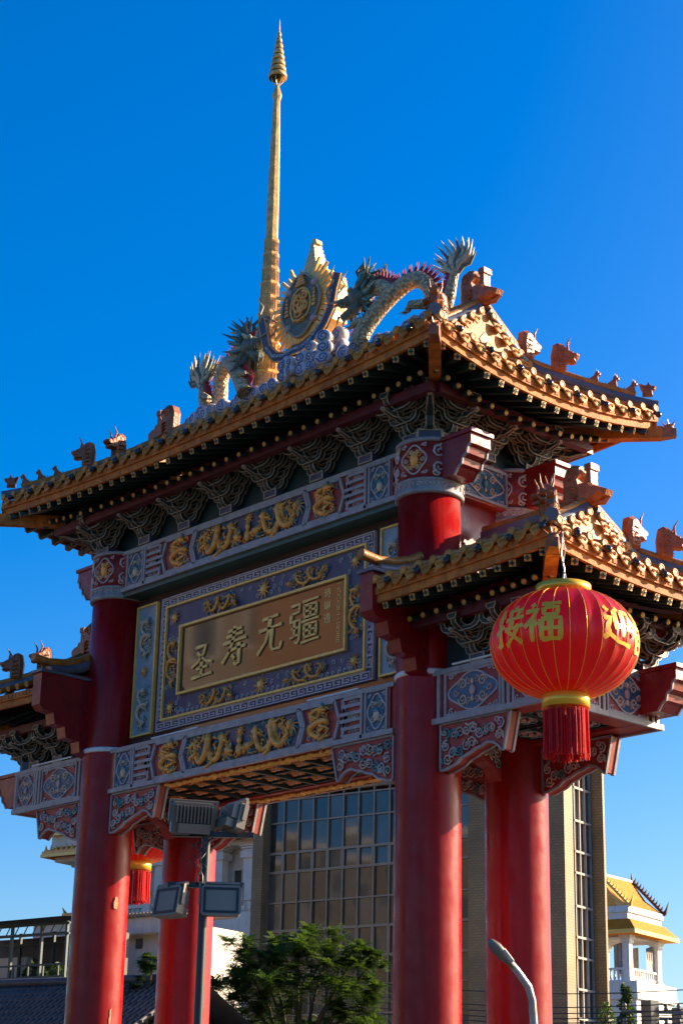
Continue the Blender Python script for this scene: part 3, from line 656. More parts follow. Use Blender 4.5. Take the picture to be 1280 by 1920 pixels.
def beast_mesh(poly, th, h, name, extra=None):
    k = MB(); k.puff([(p[0] * h, p[1] * h) for p in poly], th, 0, 'xz', .78)
    if extra: extra(k, h, th)
    return k.mesh(name, ['beast'])
HEADP = [(-.34, 0), (.12, 0), (.14, .34), (.24, .36), (.38, .33), (.52, .36), (.50, .44), (.40, .47), (.56, .49), (.64, .56), (.60, .64), (.46, .67), (.34, .74), (.18, .80), (.04, .96), (-.12, 1.0), (-.30, .92), (-.37, .6)]
def head_extra(k, h, th):
    for s_ in (-1, 1):
        k.tube([(.24 * h, s_ * th * .3, .74 * h), (.20 * h, s_ * th * .45, .95 * h), (.34 * h, s_ * th * .5, 1.16 * h)], [.05 * h, .04 * h, .012 * h], 5)
        k.ball((.36 * h, s_ * th * .45, .64 * h), .06 * h, .04 * h, .05 * h, 6, 4)
        for q in range(4): k.cone((.05 * h, s_ * th * .48, (.2 + .15 * q) * h), (-.18 * h, s_ * th * .62, (.22 + .16 * q) * h), .05 * h, 4)
        k.ball((.58 * h, s_ * th * .25, .60 * h), .06 * h, .05 * h, .05 * h, 6, 4)
        scroll(k, -.2 * h, .4 * h, .14 * h, 1.3, 0, 1, .025 * h, 0, s_ * th * .5)
    for q in range(4): k.cone(((.30 + .06 * q) * h, 0, .48 * h), ((.30 + .06 * q) * h, 0, .40 * h), .025 * h, 4); k.cone((.10 * h, 0, (.1 + .08 * q) * h), (.24 * h, 0, (.06 + .08 * q) * h), .04 * h, 4)
HEADM = beast_mesh(HEADP, .2, .46, 'dragon_head_ornament', head_extra)
CHIP = [(-.42, 0), (.36, 0), (.52, .02), (.74, .10), (.80, .22), (.62, .32), (.44, .34), (.38, .46), (.20, .50), (.02, .50), (-.02, .66), (.10, .80), (.06, .95), (-.14, 1.02), (-.36, .94), (-.46, .70), (-.44, .35)]
def chi_extra(k, h, th):
    k.box(.22 * h, .36 * h, -th * .28, th * .28, .44 * h, .86 * h); k.box(.19 * h, .39 * h, -th * .34, th * .34, .80 * h, .95 * h)
    for s_ in (-1, 1):
        scroll(k, -.18 * h, .74 * h, .17 * h, 1.4, 0, 1, .035 * h, 0, s_ * th * .5); scroll(k, -.1 * h, .3 * h, .14 * h, 1.3, 2, -1, .03 * h, 0, s_ * th * .5)
        k.ball((.5 * h, s_ * th * .4, .26 * h), .06 * h, .05 * h, .05 * h, 6, 4)
        for q in range(4): k.cone((.0, s_ * th * .5, (.1 + .1 * q) * h), (-.22 * h, s_ * th * .66, (.12 + .11 * q) * h), .045 * h, 4)
    k.tube([(.3 * h, 0, .05 * h), (.62 * h, 0, -.02 * h), (.8 * h, 0, .08 * h)], [.09 * h, .07 * h, .03 * h], 6)
CHIM = beast_mesh(CHIP, .26, .62, 'ridge_end_ornament', chi_extra)
DOGP = [(-.30, 0), (.30, 0), (.24, .12), (.24, .38), (.30, .56), (.46, .60), (.48, .72), (.34, .80), (.30, .98), (.20, .84), (.08, .86), (-.02, .60), (-.20, .42), (-.36, .34), (-.40, .12)]
DOGM = beast_mesh(DOGP, .10, .23, 'roof_beast', lambda k, h, th: [k.cone((.2 * h, s_ * th * .3, .8 * h), (.12 * h, s_ * th * .5, 1.06 * h), .05 * h, 4) for s_ in (-1, 1)] + [k.tube([(.22 * h, s_ * th * .32, .4 * h), (.26 * h, s_ * th * .36, 0)], .05 * h, 5) for s_ in (-1, 1)] + [k.tube([(-.36 * h, 0, .1 * h), (-.5 * h, 0, .3 * h), (-.42 * h, 0, .5 * h)], [.06 * h, .05 * h, .02 * h], 5)])
WINGP = [(-.34, 0), (.28, 0), (.26, .3), (.44, .42), (.52, .58), (.36, .66), (.26, .62), (.10, .74), (.04, 1.0), (-.06, .72), (-.3, .66), (-.52, .78), (-.44, .5), (-.34, .3)]
WINGM = beast_mesh(WINGP, .12, .26, 'roof_beast')

def make_roof(name, xl, xr, hipL, hipR, ye, xg, yg, zf, zs, zc, zr, pitch, front_only=True):
    """eave rectangle xl..xr, +-ye; hipped ends where asked (gable plane inset to xg from the end); zf/zs mid eave heights, zc corner height, zr ridge"""
    hip = xr - xg                                         # run of the hipped end
    zg = None
    def lift_f(x):
        t = 0
        if hipR: t = max(t, (x - (xr - 2 * ye)) / (2 * ye))
        if hipL: t = max(t, ((xl + 2 * ye) - x) / (2 * ye))
        return max(0, t)
    def zfront(x): return zf + (zc - zf) * lift_f(x) ** 2
    def zside(y): return zs + (zc - zs) * (abs(y) / ye) ** 2
    def slope(t, z0, z1): return z0 + (z1 - z0) * (.72 * t + .28 * t * t)
    def rf(x, y): return slope((ye - abs(y)) / ye, zfront(x) if True else zf, zr)
    zgb = rf(xg if hipR else 0, yg) - .02
    def rs(dx, y): return slope(min(1, max(0, dx / hip)), zside(y), zgb)       # dx inward from the side eave
    def hipy(x):   # |y| of the hip line at distance along x on a hipped end
        dx = None
        if hipR and x > xg: dx = xr - x
        if hipL and x < xl + hip: dx = x - xl
        if dx is None: return 0.0
        return yg + (ye - yg) * (1 - dx / hip)
    # deck: top tile bed and red soffit
    m = MB(); N = 40
    for s_ in (-1, 1):
        vs = []; J = 8
        for i in range(N + 1):
            x = xl + (xr - xl) * i / N; h0 = hipy(x)
            for j in range(J + 1):
                y = ye - (ye - h0) * j / J; z = rf(x, y); vs.append((x, s_ * y, z - .02))
        n = len(vs); K = J + 1
        q = [(i * K + j, (i + 1) * K + j, (i + 1) * K + j + 1, i * K + j + 1) for i in range(N) for j in range(J)]
        if s_ > 0: q = [f[::-1] for f in q]
        m.add(vs, q, 0)
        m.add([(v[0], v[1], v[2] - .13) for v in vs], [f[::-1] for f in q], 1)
    ends = ([1] if hipR else []) + ([-1] if hipL else [])
    for e in ends:
        xe = xr if e > 0 else xl; vs = []; J = 6; NN = 20
        for i in range(NN + 1):
            t = -1 + 2 * i / NN
            for j in range(J + 1):
                dx = hip * j / J; yy = t * (ye - (ye - yg) * j / J); vs.append((xe - e * dx, yy, rs(dx, yy) - .02))
        K = J + 1; q = [(i * K + j, (i + 1) * K + j, (i + 1) * K + j + 1, i * K + j + 1) for i in range(NN) for j in range(J)]
        if e < 0: q = [f[::-1] for f in q]
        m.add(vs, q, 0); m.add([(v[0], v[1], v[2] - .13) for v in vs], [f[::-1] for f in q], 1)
        # small gable wall
        xa = xe - e * hip
        m.add([(xa, -yg, zgb), (xa, yg, zgb), (xa, 0, zr)], [(0, 1, 2) if e > 0 else (2, 1, 0)], 2)
    ro = m.build(name, ['orange', 'dark_red', 'drip'], GATE)
    # gable: frame with lozenge opening
    for e in ends:
        xa = (xr if e > 0 else xl) - e * hip
        k = MB(); k.M = frame_m((xa, 0, zgb), (0, e, 0), (0, 0, 1)); hgt = zr - zgb
        k.prism([(-yg * .9, 0), (yg * .9, 0), (0, hgt * .95)], -.05, .02, 0); k.prism([(-.13, hgt * .28), (0, hgt * .06), (.13, hgt * .28), (0, hgt * .5)], -.06, .0, 1)
        k.build('gable_board', ['drip', 'dark_red'], ro)
    # fascia boards
    def fascia(pts, out, nm='fascia'):
        k = MB()
        for (z0, z1, o_, mi) in ((-.16, -.045, .0, 0), (-.27, -.163, -.035, 0)):
            for a, b in zip(pts[:-1], pts[1:]):
                A = Vector(a); B = Vector(b); of = Vector(out) * o_; ba = Vector(out) * (o_ - .05)
                vs = [A + of + Vector((0, 0, z0)), B + of + Vector((0, 0, z0)), B + of + Vector((0, 0, z1)), A + of + Vector((0, 0, z1)), A + ba + Vector((0, 0, z0)), B + ba + Vector((0, 0, z0)), B + ba + Vector((0, 0, z1)), A + ba + Vector((0, 0, z1))]
                k.add(vs, [(0, 1, 2, 3), (5, 4, 7, 6), (1, 0, 4, 5), (3, 2, 6, 7)], mi)
        # embossed ring motif along the upper board
        L = sum((Vector(b) - Vector(a)).length for a, b in zip(pts[:-1], pts[1:])); c = 0
        for a, b in zip(pts[:-1], pts[1:]):
            A = Vector(a); B = Vector(b); dn = (B - A).normalized(); n_ = max(1, int((B - A).length / .13))
            for q in range(n_):
                p = A.lerp(B, (q + .5) / n_) + Vector(out) * .004 + Vector((0, 0, -.10)); k.beam(p - dn * .035, p + dn * .035, .012, .06, 0); 
        return k.build(nm, ['orange'], ro)
    xs = [xl + (xr - xl) * i / 30 for i in range(31)]
    for s_ in (-1, 1): fascia([(x, s_ * ye, zfront(x)) for x in xs], (0, s_, 0))
    ys = [-ye + 2 * ye * i / 16 for i in range(17)]
    for e in ends: fascia([(xr if e > 0 else xl, y, zside(y)) for y in ys], (e, 0, 0))
    # eave tiles and rafters, front
    def eave_units(poss, zfun, mk, rz, inner, lamp0=0):
        for i, t in enumerate(poss):
            p = mk(t); z = zfun(t)
            inst('tile_cap', CAPM, ro, (p[0], p[1], z + .05), rot=(0, 0, rz))
            if i < len(poss) - 1:
                t2 = (t + poss[i + 1]) / 2; p2 = mk(t2); z2 = zfun(t2)
                inst('drip_tile', DRIPM, ro, (p2[0] , p2[1], z2 - .0), rot=(R(-14), random.uniform(-.05, .05), rz))
                if (i + lamp0) % 2 == 0: 
                    c, s_ = math.cos(rz), math.sin(rz); inst('eave_lamp', BULBM, ro, scale=(.8, .8, .8), loc=(p2[0] + .15 * c + .05 * s_, p2[1] + .15 * s_ - .05 * c, z2 - .03), rot=(random.uniform(-.4, .4), random.uniform(-.4, .4), rz))
    nF = int(round((xr - xl - .2) / pitch)); fx = [xl + .1 + (xr - xl - .2) * i / nF for i in range(nF + 1)]
    nS = int(round((2 * ye - .2) / pitch)); sy_ = [-ye + .1 + (2 * ye - .2) * i / nS for i in range(nS + 1)]
    eave_units(fx, zfront, lambda t: (t, -ye - .02), 0, None)
    for e in ends: eave_units(sy_, zside, lambda t: ((xr + .02) if e > 0 else (xl - .02), t), math.pi / 2 * e, None)
    # tile rows up the slopes
    for x in fx:
        for s_ in ((-1,) if front_only else (-1, 1)):
            h0 = hipy(x); k = MB(); pts = []
            for j in range(6):
                y = ye - (ye - h0) * j / 5; pts.append((x, s_ * y, rf(x, y) + .05))
            if (Vector(pts[0]) - Vector(pts[-1])).length > .12: k.tube(pts, .058, 6); k.build('tile_row', 'tile', ro)
    for e in ends:
        for y in sy_:
            xe = xr if e > 0 else xl
            lim = hip if abs(y) <= yg else hip * (ye - abs(y)) / (ye - yg)
            pts = [(xe - e * lim * j / 4, y, rs(lim * j / 4, y) + .05) for j in range(5)]
            if lim > .12: k = MB(); k.tube(pts, .058, 6); k.build('tile_row', 'tile', ro)
    # rafters: square flying rafters over round eave rafters, fanned near the corners
    def rafters(poss, half, zfun, mk, inward, fanc):
        for t in poss:
            ox = 0
            for (lo, hi, sg) in fanc:
                if sg > 0 and t > lo: ox = -(t - lo) * .62
                if sg < 0 and t < hi: ox = (hi - t) * .62
            for (me, inset, dz, ln) in ((FLYM, .07, -.325, .95), (RNDM, .52, -.40, 1.15)):
                p = Vector(mk(t, inset)); q = Vector(mk(t + ox * (1 if me is FLYM else 1.15), inset + ln)); p2 = p.lerp(q, 0)
                if me is RNDM: p = Vector(mk(t + ox * .45, inset))
                dirv = (q - p).normalized(); rz = math.atan2(dirv.y, dirv.x) - math.pi / 2
                inst('flying_rafter' if me is FLYM else 'round_rafter', me, ro, (p.x, p.y, zfun(t) + dz + (.0 if me is FLYM else -.02)), rot=(R(17), 0, rz))
    rfx = [xl + .22 + (xr - xl - .44) * i / nF for i in range(nF + 1)]; rsy = [-ye + .22 + (2 * ye - .44) * i / nS for i in range(nS + 1)]
    fan = ([(xr - 1.5, None, 1)] if hipR else []) + ([(None, xl + 1.5, -1)] if hipL else [])
    rafters(rfx, None, zfront, lambda t, i_: (t, -ye + i_, 0), None, fan)
    for e in ends: rafters(rsy, None, zside, lambda t, i_: ((xr - i_) if e > 0 else (xl + i_), t, 0), None, [(ye - 1.5, None, 1), (None, -ye + 1.5, -1)])
    # purlins under the rafters
    k = MB(); k.box(xl + (.75 if hipL else .1), xr - (.75 if hipR else .1), -ye + .66, -ye + .80, zf - .50, zf - .36); k.box(xl + (.75 if hipL else .1), xr - (.75 if hipR else .1), ye - .80, ye - .66, zf - .50, zf - .36)
    for e in ends: xe = (xr - .75) if e > 0 else (xl + .75); k.box(xe - .07, xe + .07, -ye + .81, ye - .81, zf - .50, zf - .36)
    k.build('eave_purlin', ['dark_red'], ro)
    # ridges
    xa, xb = (xl + hip if hipL else xl), (xg if hipR else xr)
    k = MB(); k.box(xa, xb, -.09, .09, zr - .06, zr + .16); k.tube([(xa, 0, zr + .2), (xb, 0, zr + .2)], .07, 8, 1); k.build('main_ridge', ['grey_tile', 'tile'], ro)
    for e in ends:
        xe = xr if e > 0 else xl; xg_ = xe - e * hip
        for s_ in (-1, 1):
            # verge down the gable, then the hip ridge to the corner
            pv = [(xg_, s_ * yg * t, rf(xg_, yg * t) + .02) for t in (0.08, .35, .65, 1.0)]
            k = MB(); k.tube([(p[0], p[1], p[2] + .06) for p in pv], .10, 8, 0); k.tube([(p[0], p[1], p[2] + .18) for p in pv], .055, 8, 1); k.build('gable_verge', ['grey_tile', 'tile'], ro)
            hp = []
            for j in range(7):
                t = j / 6; dx = hip * (1 - t); y = yg + (ye - yg) * t; hp.append((xe - e * dx, s_ * y, max(rs(dx, y), rf(xe - e * dx, y)) + .04 + .10 * max(0, t - .8)))
            k = MB(); k.tube([(p[0], p[1], p[2] + .04) for p in hp], .09, 8, 0); k.tube([(p[0], p[1], p[2] + .15) for p in hp[:-1]], .06, 8, 1); k.build('hip_ridge', ['grey_tile', 'tile'], ro)
            an = math.atan2(s_ * (ye - yg), e * hip)
            inst('dragon_head_ornament', HEADM, ro, (pv[-1][0] + e * .02, pv[-1][1] - s_ * .02, pv[-1][2] + .14), math.atan2(s_, 0), scale=(.95, .95, 1.08))
            p = Vector(hp[1]).lerp(Vector(hp[2]), .6); inst('dragon_head_ornament', HEADM, ro, (p.x, p.y, p.z + .14), an, scale=(.95, .95, 1.08))
            for q, t in enumerate((.52, .66, .80, .93)):
                f_ = t * 6; i_ = min(5, int(f_)); p = Vector(hp[i_]).lerp(Vector(hp[i_ + 1]), f_ - i_)
                inst('roof_beast', WINGM if q == 3 else DOGM, ro, (p.x, p.y, p.z + .17), an, scale=(.9 + .07 * (q % 2),) * 3)
            # verge tile caps on the gable side
            for q in range(5):
                t = .14 + q * .2; yy = s_ * yg * t; inst('tile_cap', CAPM, ro, (xg_ + e * .10, yy, rf(xg_, yg * t) + .03), math.pi / 2 * e)
                inst('drip_tile', DRIPM, ro, (xg_ + e * .10, s_ * yg * (t + .1), rf(xg_, yg * (t + .1)) - .02), rot=(R(-10), 0, math.pi / 2 * e))
            # corner beam
            c0 = Vector((xe - e * (hip + .2), s_ * (yg - .2), zf - .25)); c1 = Vector((xe - e * .04, s_ * (ye - .04), zc - .36)); dv = (c1 - c0).normalized()
            k = MB(); k.beam(c0, c1 + dv * .10, .17, .19, 0); k.beam(c1 + dv * .10, c1 + dv * .32, .17, .18, 1, taper=.7)
            k.M = Matrix.Translation(c1 + dv * .22 + Vector((0, 0, .0)))
            k.ball((0, 0, .08), .08, .08, .08, 7, 5, 1)
            for q in range(5): k.cone((0, 0, .06), (math.cos(q * 1.3) * .12, math.sin(q * 1.3) * .12, .2), .03, 4, 1)
            k.M = Matrix.Identity(4); k.build('corner_beam', ['orange', 'beast'], ro)
        inst('ridge_end_ornament', CHIM, ro, (xg_ - e * .12, 0, zr + .10), 0 if e > 0 else math.pi)
    return ro
main_roof = make_roof('main_roof', -5.385, 5.385, True, True, 2.425, 4.0, 1.0, 12.42, 12.30, 12.60, 13.95, .3077, True)
wing = make_roof('wing_roof', 4.02, 7.27, False, True, 2.25, 6.0, .92, 9.06, 9.02, 9.20, 10.20, .29, False)
wing_l = copy_tree(wing, GATE, rz=math.pi)

# clouds along the main ridge
def cloud_piece(n, seed):
    rg = random.Random(seed); k = MB()
    for i in range(n):
        z = .10 + i * .19; r_ = .13
        k.M = Matrix.Translation((rg.uniform(-.03, .03), 0, z)) @ Matrix.Rotation(R(90), 4, 'X'); k.lathe([(r_ * .8, -.12), (r_, -.08), (r_, .08), (r_ * .8, .12)], 14, 0)
        k.M = Matrix.Translation((0, 0, z))
        for s_ in (-1, 1): scroll(k, 0, 0, r_ * .78, 1.6, rg.uniform(0, 6), rg.choice((-1, 1)), .018, 1, s_ * .12)
    k.M = Matrix.Identity(4)
    return k.mesh('ridge_cloud', ['cloud', 'cloud_blue'])
CLM = [cloud_piece(n, n) for n in (1, 2, 3, 4)]
for i in range(34):
    x = -3.1 + i * .185
    if x > 2.9: break
    n = 0
    if -.45 < x < .95: n = 1
    if .25 < x < .8: n = 1 + (i % 2)
    for y in ((-.28, -.05) if n else (-.12,)): sc_ = random.uniform(.8, 1.25); inst('ridge_cloud', CLM[n], main_roof, (x + (.08 if y > -.2 else 0) + random.uniform(-.05, .05), y + random.uniform(-.08, .05), 13.98 + random.uniform(-.06, .05)), random.uniform(-.4, .4), scale=(sc_, .8, sc_ * random.uniform(.85, 1.1)))

# ---- stepped end walls that carry the wing roofs
def stepped_wall(sx, sy):
    k = MB(); x0, x1 = sorted((sx * 3.86, sx * 4.10))
    poly = [(-1.2, 7.96), (-1.45, 8.02), (-1.48, 8.2), (-1.74, 8.22), (-1.78, 8.4), (-1.98, 8.42), (-2.02, 8.60), (-2.22, 8.62), (-2.30, 8.70), (-2.30, 9.24), (-1.35, 9.34), (-.9, 9.7), (-.9, 7.96)]
    poly = [(p[0] * (-sy), p[1]) for p in poly]
    k.prism(poly, x0, x1, 0, 'yz')
    # tiled coping, curving up to the column
    cp = [(-2.42, 9.36), (-2.1, 9.33), (-1.8, 9.37), (-1.5, 9.46), (-1.28, 9.58)]
    xm = (x0 + x1) / 2
    k.tube([(xm, -sy * y, z) for y, z in cp[1:]] , .10, 8, 1); k.tube([(xm, -sy * (y + .0), z + .13) for y, z in cp], .075, 8, 2)
    for (y, z) in ((-2.0, 9.18), (-1.5, 9.22)): pass
    k.box(x0 - .05, x1 + .05, *sorted((-sy * -2.34, -sy * -1.34)), 9.244, 9.29, 1)
    return k.build('stepped_wall', ['red', 'grey_tile', 'tile'], GATE)
for sx in (-1, 1):
    for sy in (-1, 1): stepped_wall(sx, -sy)

# ---- wing beams (box of beams carried out from the columns), their panels and bracket sets
def wing_box(sx):
    k = MB(); X0, X1 = 4.1, 6.19
    for sy in (-1, 1):
        k.box(*sorted((sx * X0, sx * X1)), *sorted((sy * .75, sy * (YB - .012))), Z1, Z2, 0)
        k.box(*sorted((sx * X0, sx * (X1 + .04))), *sorted((sy * (YB - .02), sy * (YB + .04))), Z1 - .03, Z1 + .05, 1); k.box(*sorted((sx * X0, sx * (X1 + .03))), *sorted((sy * (YB - .02), sy * (YB + .03))), Z2 - .05, Z2 + .02, 1)
    k.box(*sorted((sx * (X1 - .4), sx * (X1 - .012))), -.74, .74, Z1 + .002, Z2 - .002, 0)
    k.box(*sorted((sx * (X1 - .02), sx * (X1 + .035))), -YB + .02, YB - .02, Z1 - .028, Z1 + .048, 1); k.box(*sorted((sx * (X1 - .02), sx * (X1 + .028))), -YB + .02, YB - .02, Z2 - .048, Z2 + .018, 1)
    k.box(*sorted((sx * 4.25, sx * 5.78)), -.74, .74, Z1 + .06, Z1 + .12, 2)
    o = k.build('wing_beam', ['panel_red', 'blue_trim', 'dark_red'], GATE)
    zc = (Z1 + Z2) / 2; h = Z2 - Z1
    def panel(nm, Mx, wd):
        q = MB(); q.M = Mx; q.box(-wd / 2, wd / 2, -.003, .008, -h / 2 + .05, h / 2 - .05, 0); rect_frame(q, -wd / 2 - .03, wd / 2 + .03, -h / 2 + .05, h / 2 - .05, .035, -.03, .008, 1)
        N = 30; pts = [(math.cos(2 * math.pi * i / N) * wd * .46 * (1 + .07 * math.cos(8 * math.pi * i / N)), math.sin(2 * math.pi * i / N) * h * .36 * (1 + .1 * math.cos(8 * math.pi * i / N))) for i in range(N)]
        q.prism(pts, -.009, -.002, 5); rel_medallion(q, 0, 0, wd * .98, h * .86, (2, 3, 4)); q.build(nm, ['panel_red', 'blue_trim', 'lav', 'cream', 'pink', 'blue_panel'], o)
    fr = frame_m((sx * 4.86, -YB + .012, zc), (1, 0, 0), (0, 0, 1)); panel('carved_panel', fr, .98)
    fr = frame_m((sx * 5.86, -YB + .012, zc), (1, 0, 0), (0, 0, 1)); panel('carved_panel', fr, .5)
    for y, wd in ((-.55, .8), (.45, .8)): panel('carved_panel', frame_m((sx * (X1 - .012), y, zc), (0, sx, 0), (0, 0, 1)), wd)
    for x in (4.24, 5.43, 5.52, 6.16): q = MB(); q.box(*sorted((sx * x - .025, sx * x + .025)), -YB - .03, -YB + .02, Z1 + .05, Z2 - .05, 0); q.build('post_strip', ['blue_trim'], o)
    for y in (-1.08, -.05, .98, 1.08): q = MB(); q.box(*sorted((sx * (X1 - .01), sx * (X1 + .025))), y - .025, y + .025, Z1 + .05, Z2 - .05, 0); q.build('post_strip', ['blue_trim'], o)
    # carved soffit panels
    for i in range(3):
        for j in range(2):
            q = MB(); q.M = Matrix.Translation((sx * (4.55 + i * .5), -.36 + j * .72, Z1 + .058)) @ Matrix.Rotation(R(90), 4, 'X'); rect_frame(q, -.23, .23, -.32, .32, .03, -.03, 0, 1); rel_medallion(q, 0, 0, .4, .55, (0, 2, 2)); q.build('soffit_panel', ['teal', 'green', 'pink'], o)
    for sy in (-1, 1): stub(o, sx * (X1 + .02), sy * .92, Z1 + .12, 0 if sx > 0 else math.pi, .40, .98)
    q = MB(); q.tube([(sx * 4.5, -1.16, Z2 + .06), (sx * 5.7, -1.16, Z2 + .06)], .018, 8); q.build('light_tube', ['white'], o)
    for x in (4.95, 5.66): bracket_set(sx * x, -1.06, Z2 + .02, 0, sc=.92)
    bracket_set(sx * 6.05, -1.0, Z2 + .02, 0, sc=.92); bracket_set(sx * 6.1, -.95, Z2 + .02, math.pi / 2 * sx, sc=.92); bracket_set(sx * 6.05, -.98, Z2 + .02, math.atan2(-1, sx) + math.pi / 2, sc=1.15, lat=False)
    for y in (-.32, .32, .95): bracket_set(sx * 6.1, y, Z2 + .02, math.pi / 2 * sx, sc=.92)
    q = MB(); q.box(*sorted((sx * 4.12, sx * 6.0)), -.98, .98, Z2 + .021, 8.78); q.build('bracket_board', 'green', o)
for sx in (-1, 1): wing_box(sx)

# ---- carved corbels under the lower beams, both sides of every column
def corbel(x, y, sx):
    L, H = 1.08, .62
    prof_ = [(0, -.63), (.1, -.63), (.2, -.60), (.3, -.57), (.4, -.50), (.52, -.47), (.64, -.42), (.75, -.40), (.86, -.36), (.97, -.38), (1.05, -.43), (1.12, -.50), (1.15, -.49)]
    L = 1.27; n = 12; bot = [(sx * p[0], p[1]) for p in prof_]
    top = [(sx * L, 0.0), (0, 0.0)]
    poly = bot + top
    if sx > 0: poly = poly[::-1]
    k = MB(); k.prism(poly, -.08, .08, 0)
    for s_ in (-1, 1):
        for i in range(len(poly)):
            a, b = poly[i], poly[(i + 1) % len(poly)]; k.beam((a[0], s_ * .085, a[1]), (b[0], s_ * .085, b[1]), .03, .04, 1, (0, 1, 0))
    o = k.build('corbel', ['panel_red', 'blue_trim'], GATE, (x, y, Z1 - .035))
    q = MB(); q.M = Matrix.Translation((0, -.08, 0))
    def zb(xx): t = abs(xx) / L; i = min(n - 1, int(t * n)); return bot[i][1] + .05
    rel_scrollwork(q, sx * .06, sx * 1.14, zb, lambda xx: -.04, 9, (0, 1, 2, 3), int(x * 3 + 11)); q.build('scroll_carving', ['cream', 'lav', 'teal', 'pink'], o)
    return o
for y in (-1.03, 1.03):
    for x, s_ in ((-3.32, 1), (3.32, -1), (4.24, 1), (-4.24, -1)): corbel(x, y, s_)
for x in (-CX, CX):       # between front and back columns
    k = MB(); n = 12; pts = [(-.45 + .9 * i / n, Z1 - .2 - .3 * abs(2 * i / n - 1) ** 1.5 - .03 * math.sin(i * 1.7)) for i in range(n + 1)] + [(.45, Z1 - .01), (-.45, Z1 - .01)]
    k.prism(pts, x - .12, x + .12, 0, 'yz'); o = k.build('corbel', ['panel_red'], GATE)
    q = MB(); q.M = frame_m((x + .12, 0, Z1), (0, 1, 0), (0, 0, 1)); rel_scrollwork(q, -.42, .42, lambda xx: -.2 - .25 * abs(xx / .45) ** 1.5, lambda xx: -.04, 8, (0, 1, 2), 5); q.build('scroll_carving', ['cream', 'teal', 'pink'], o)

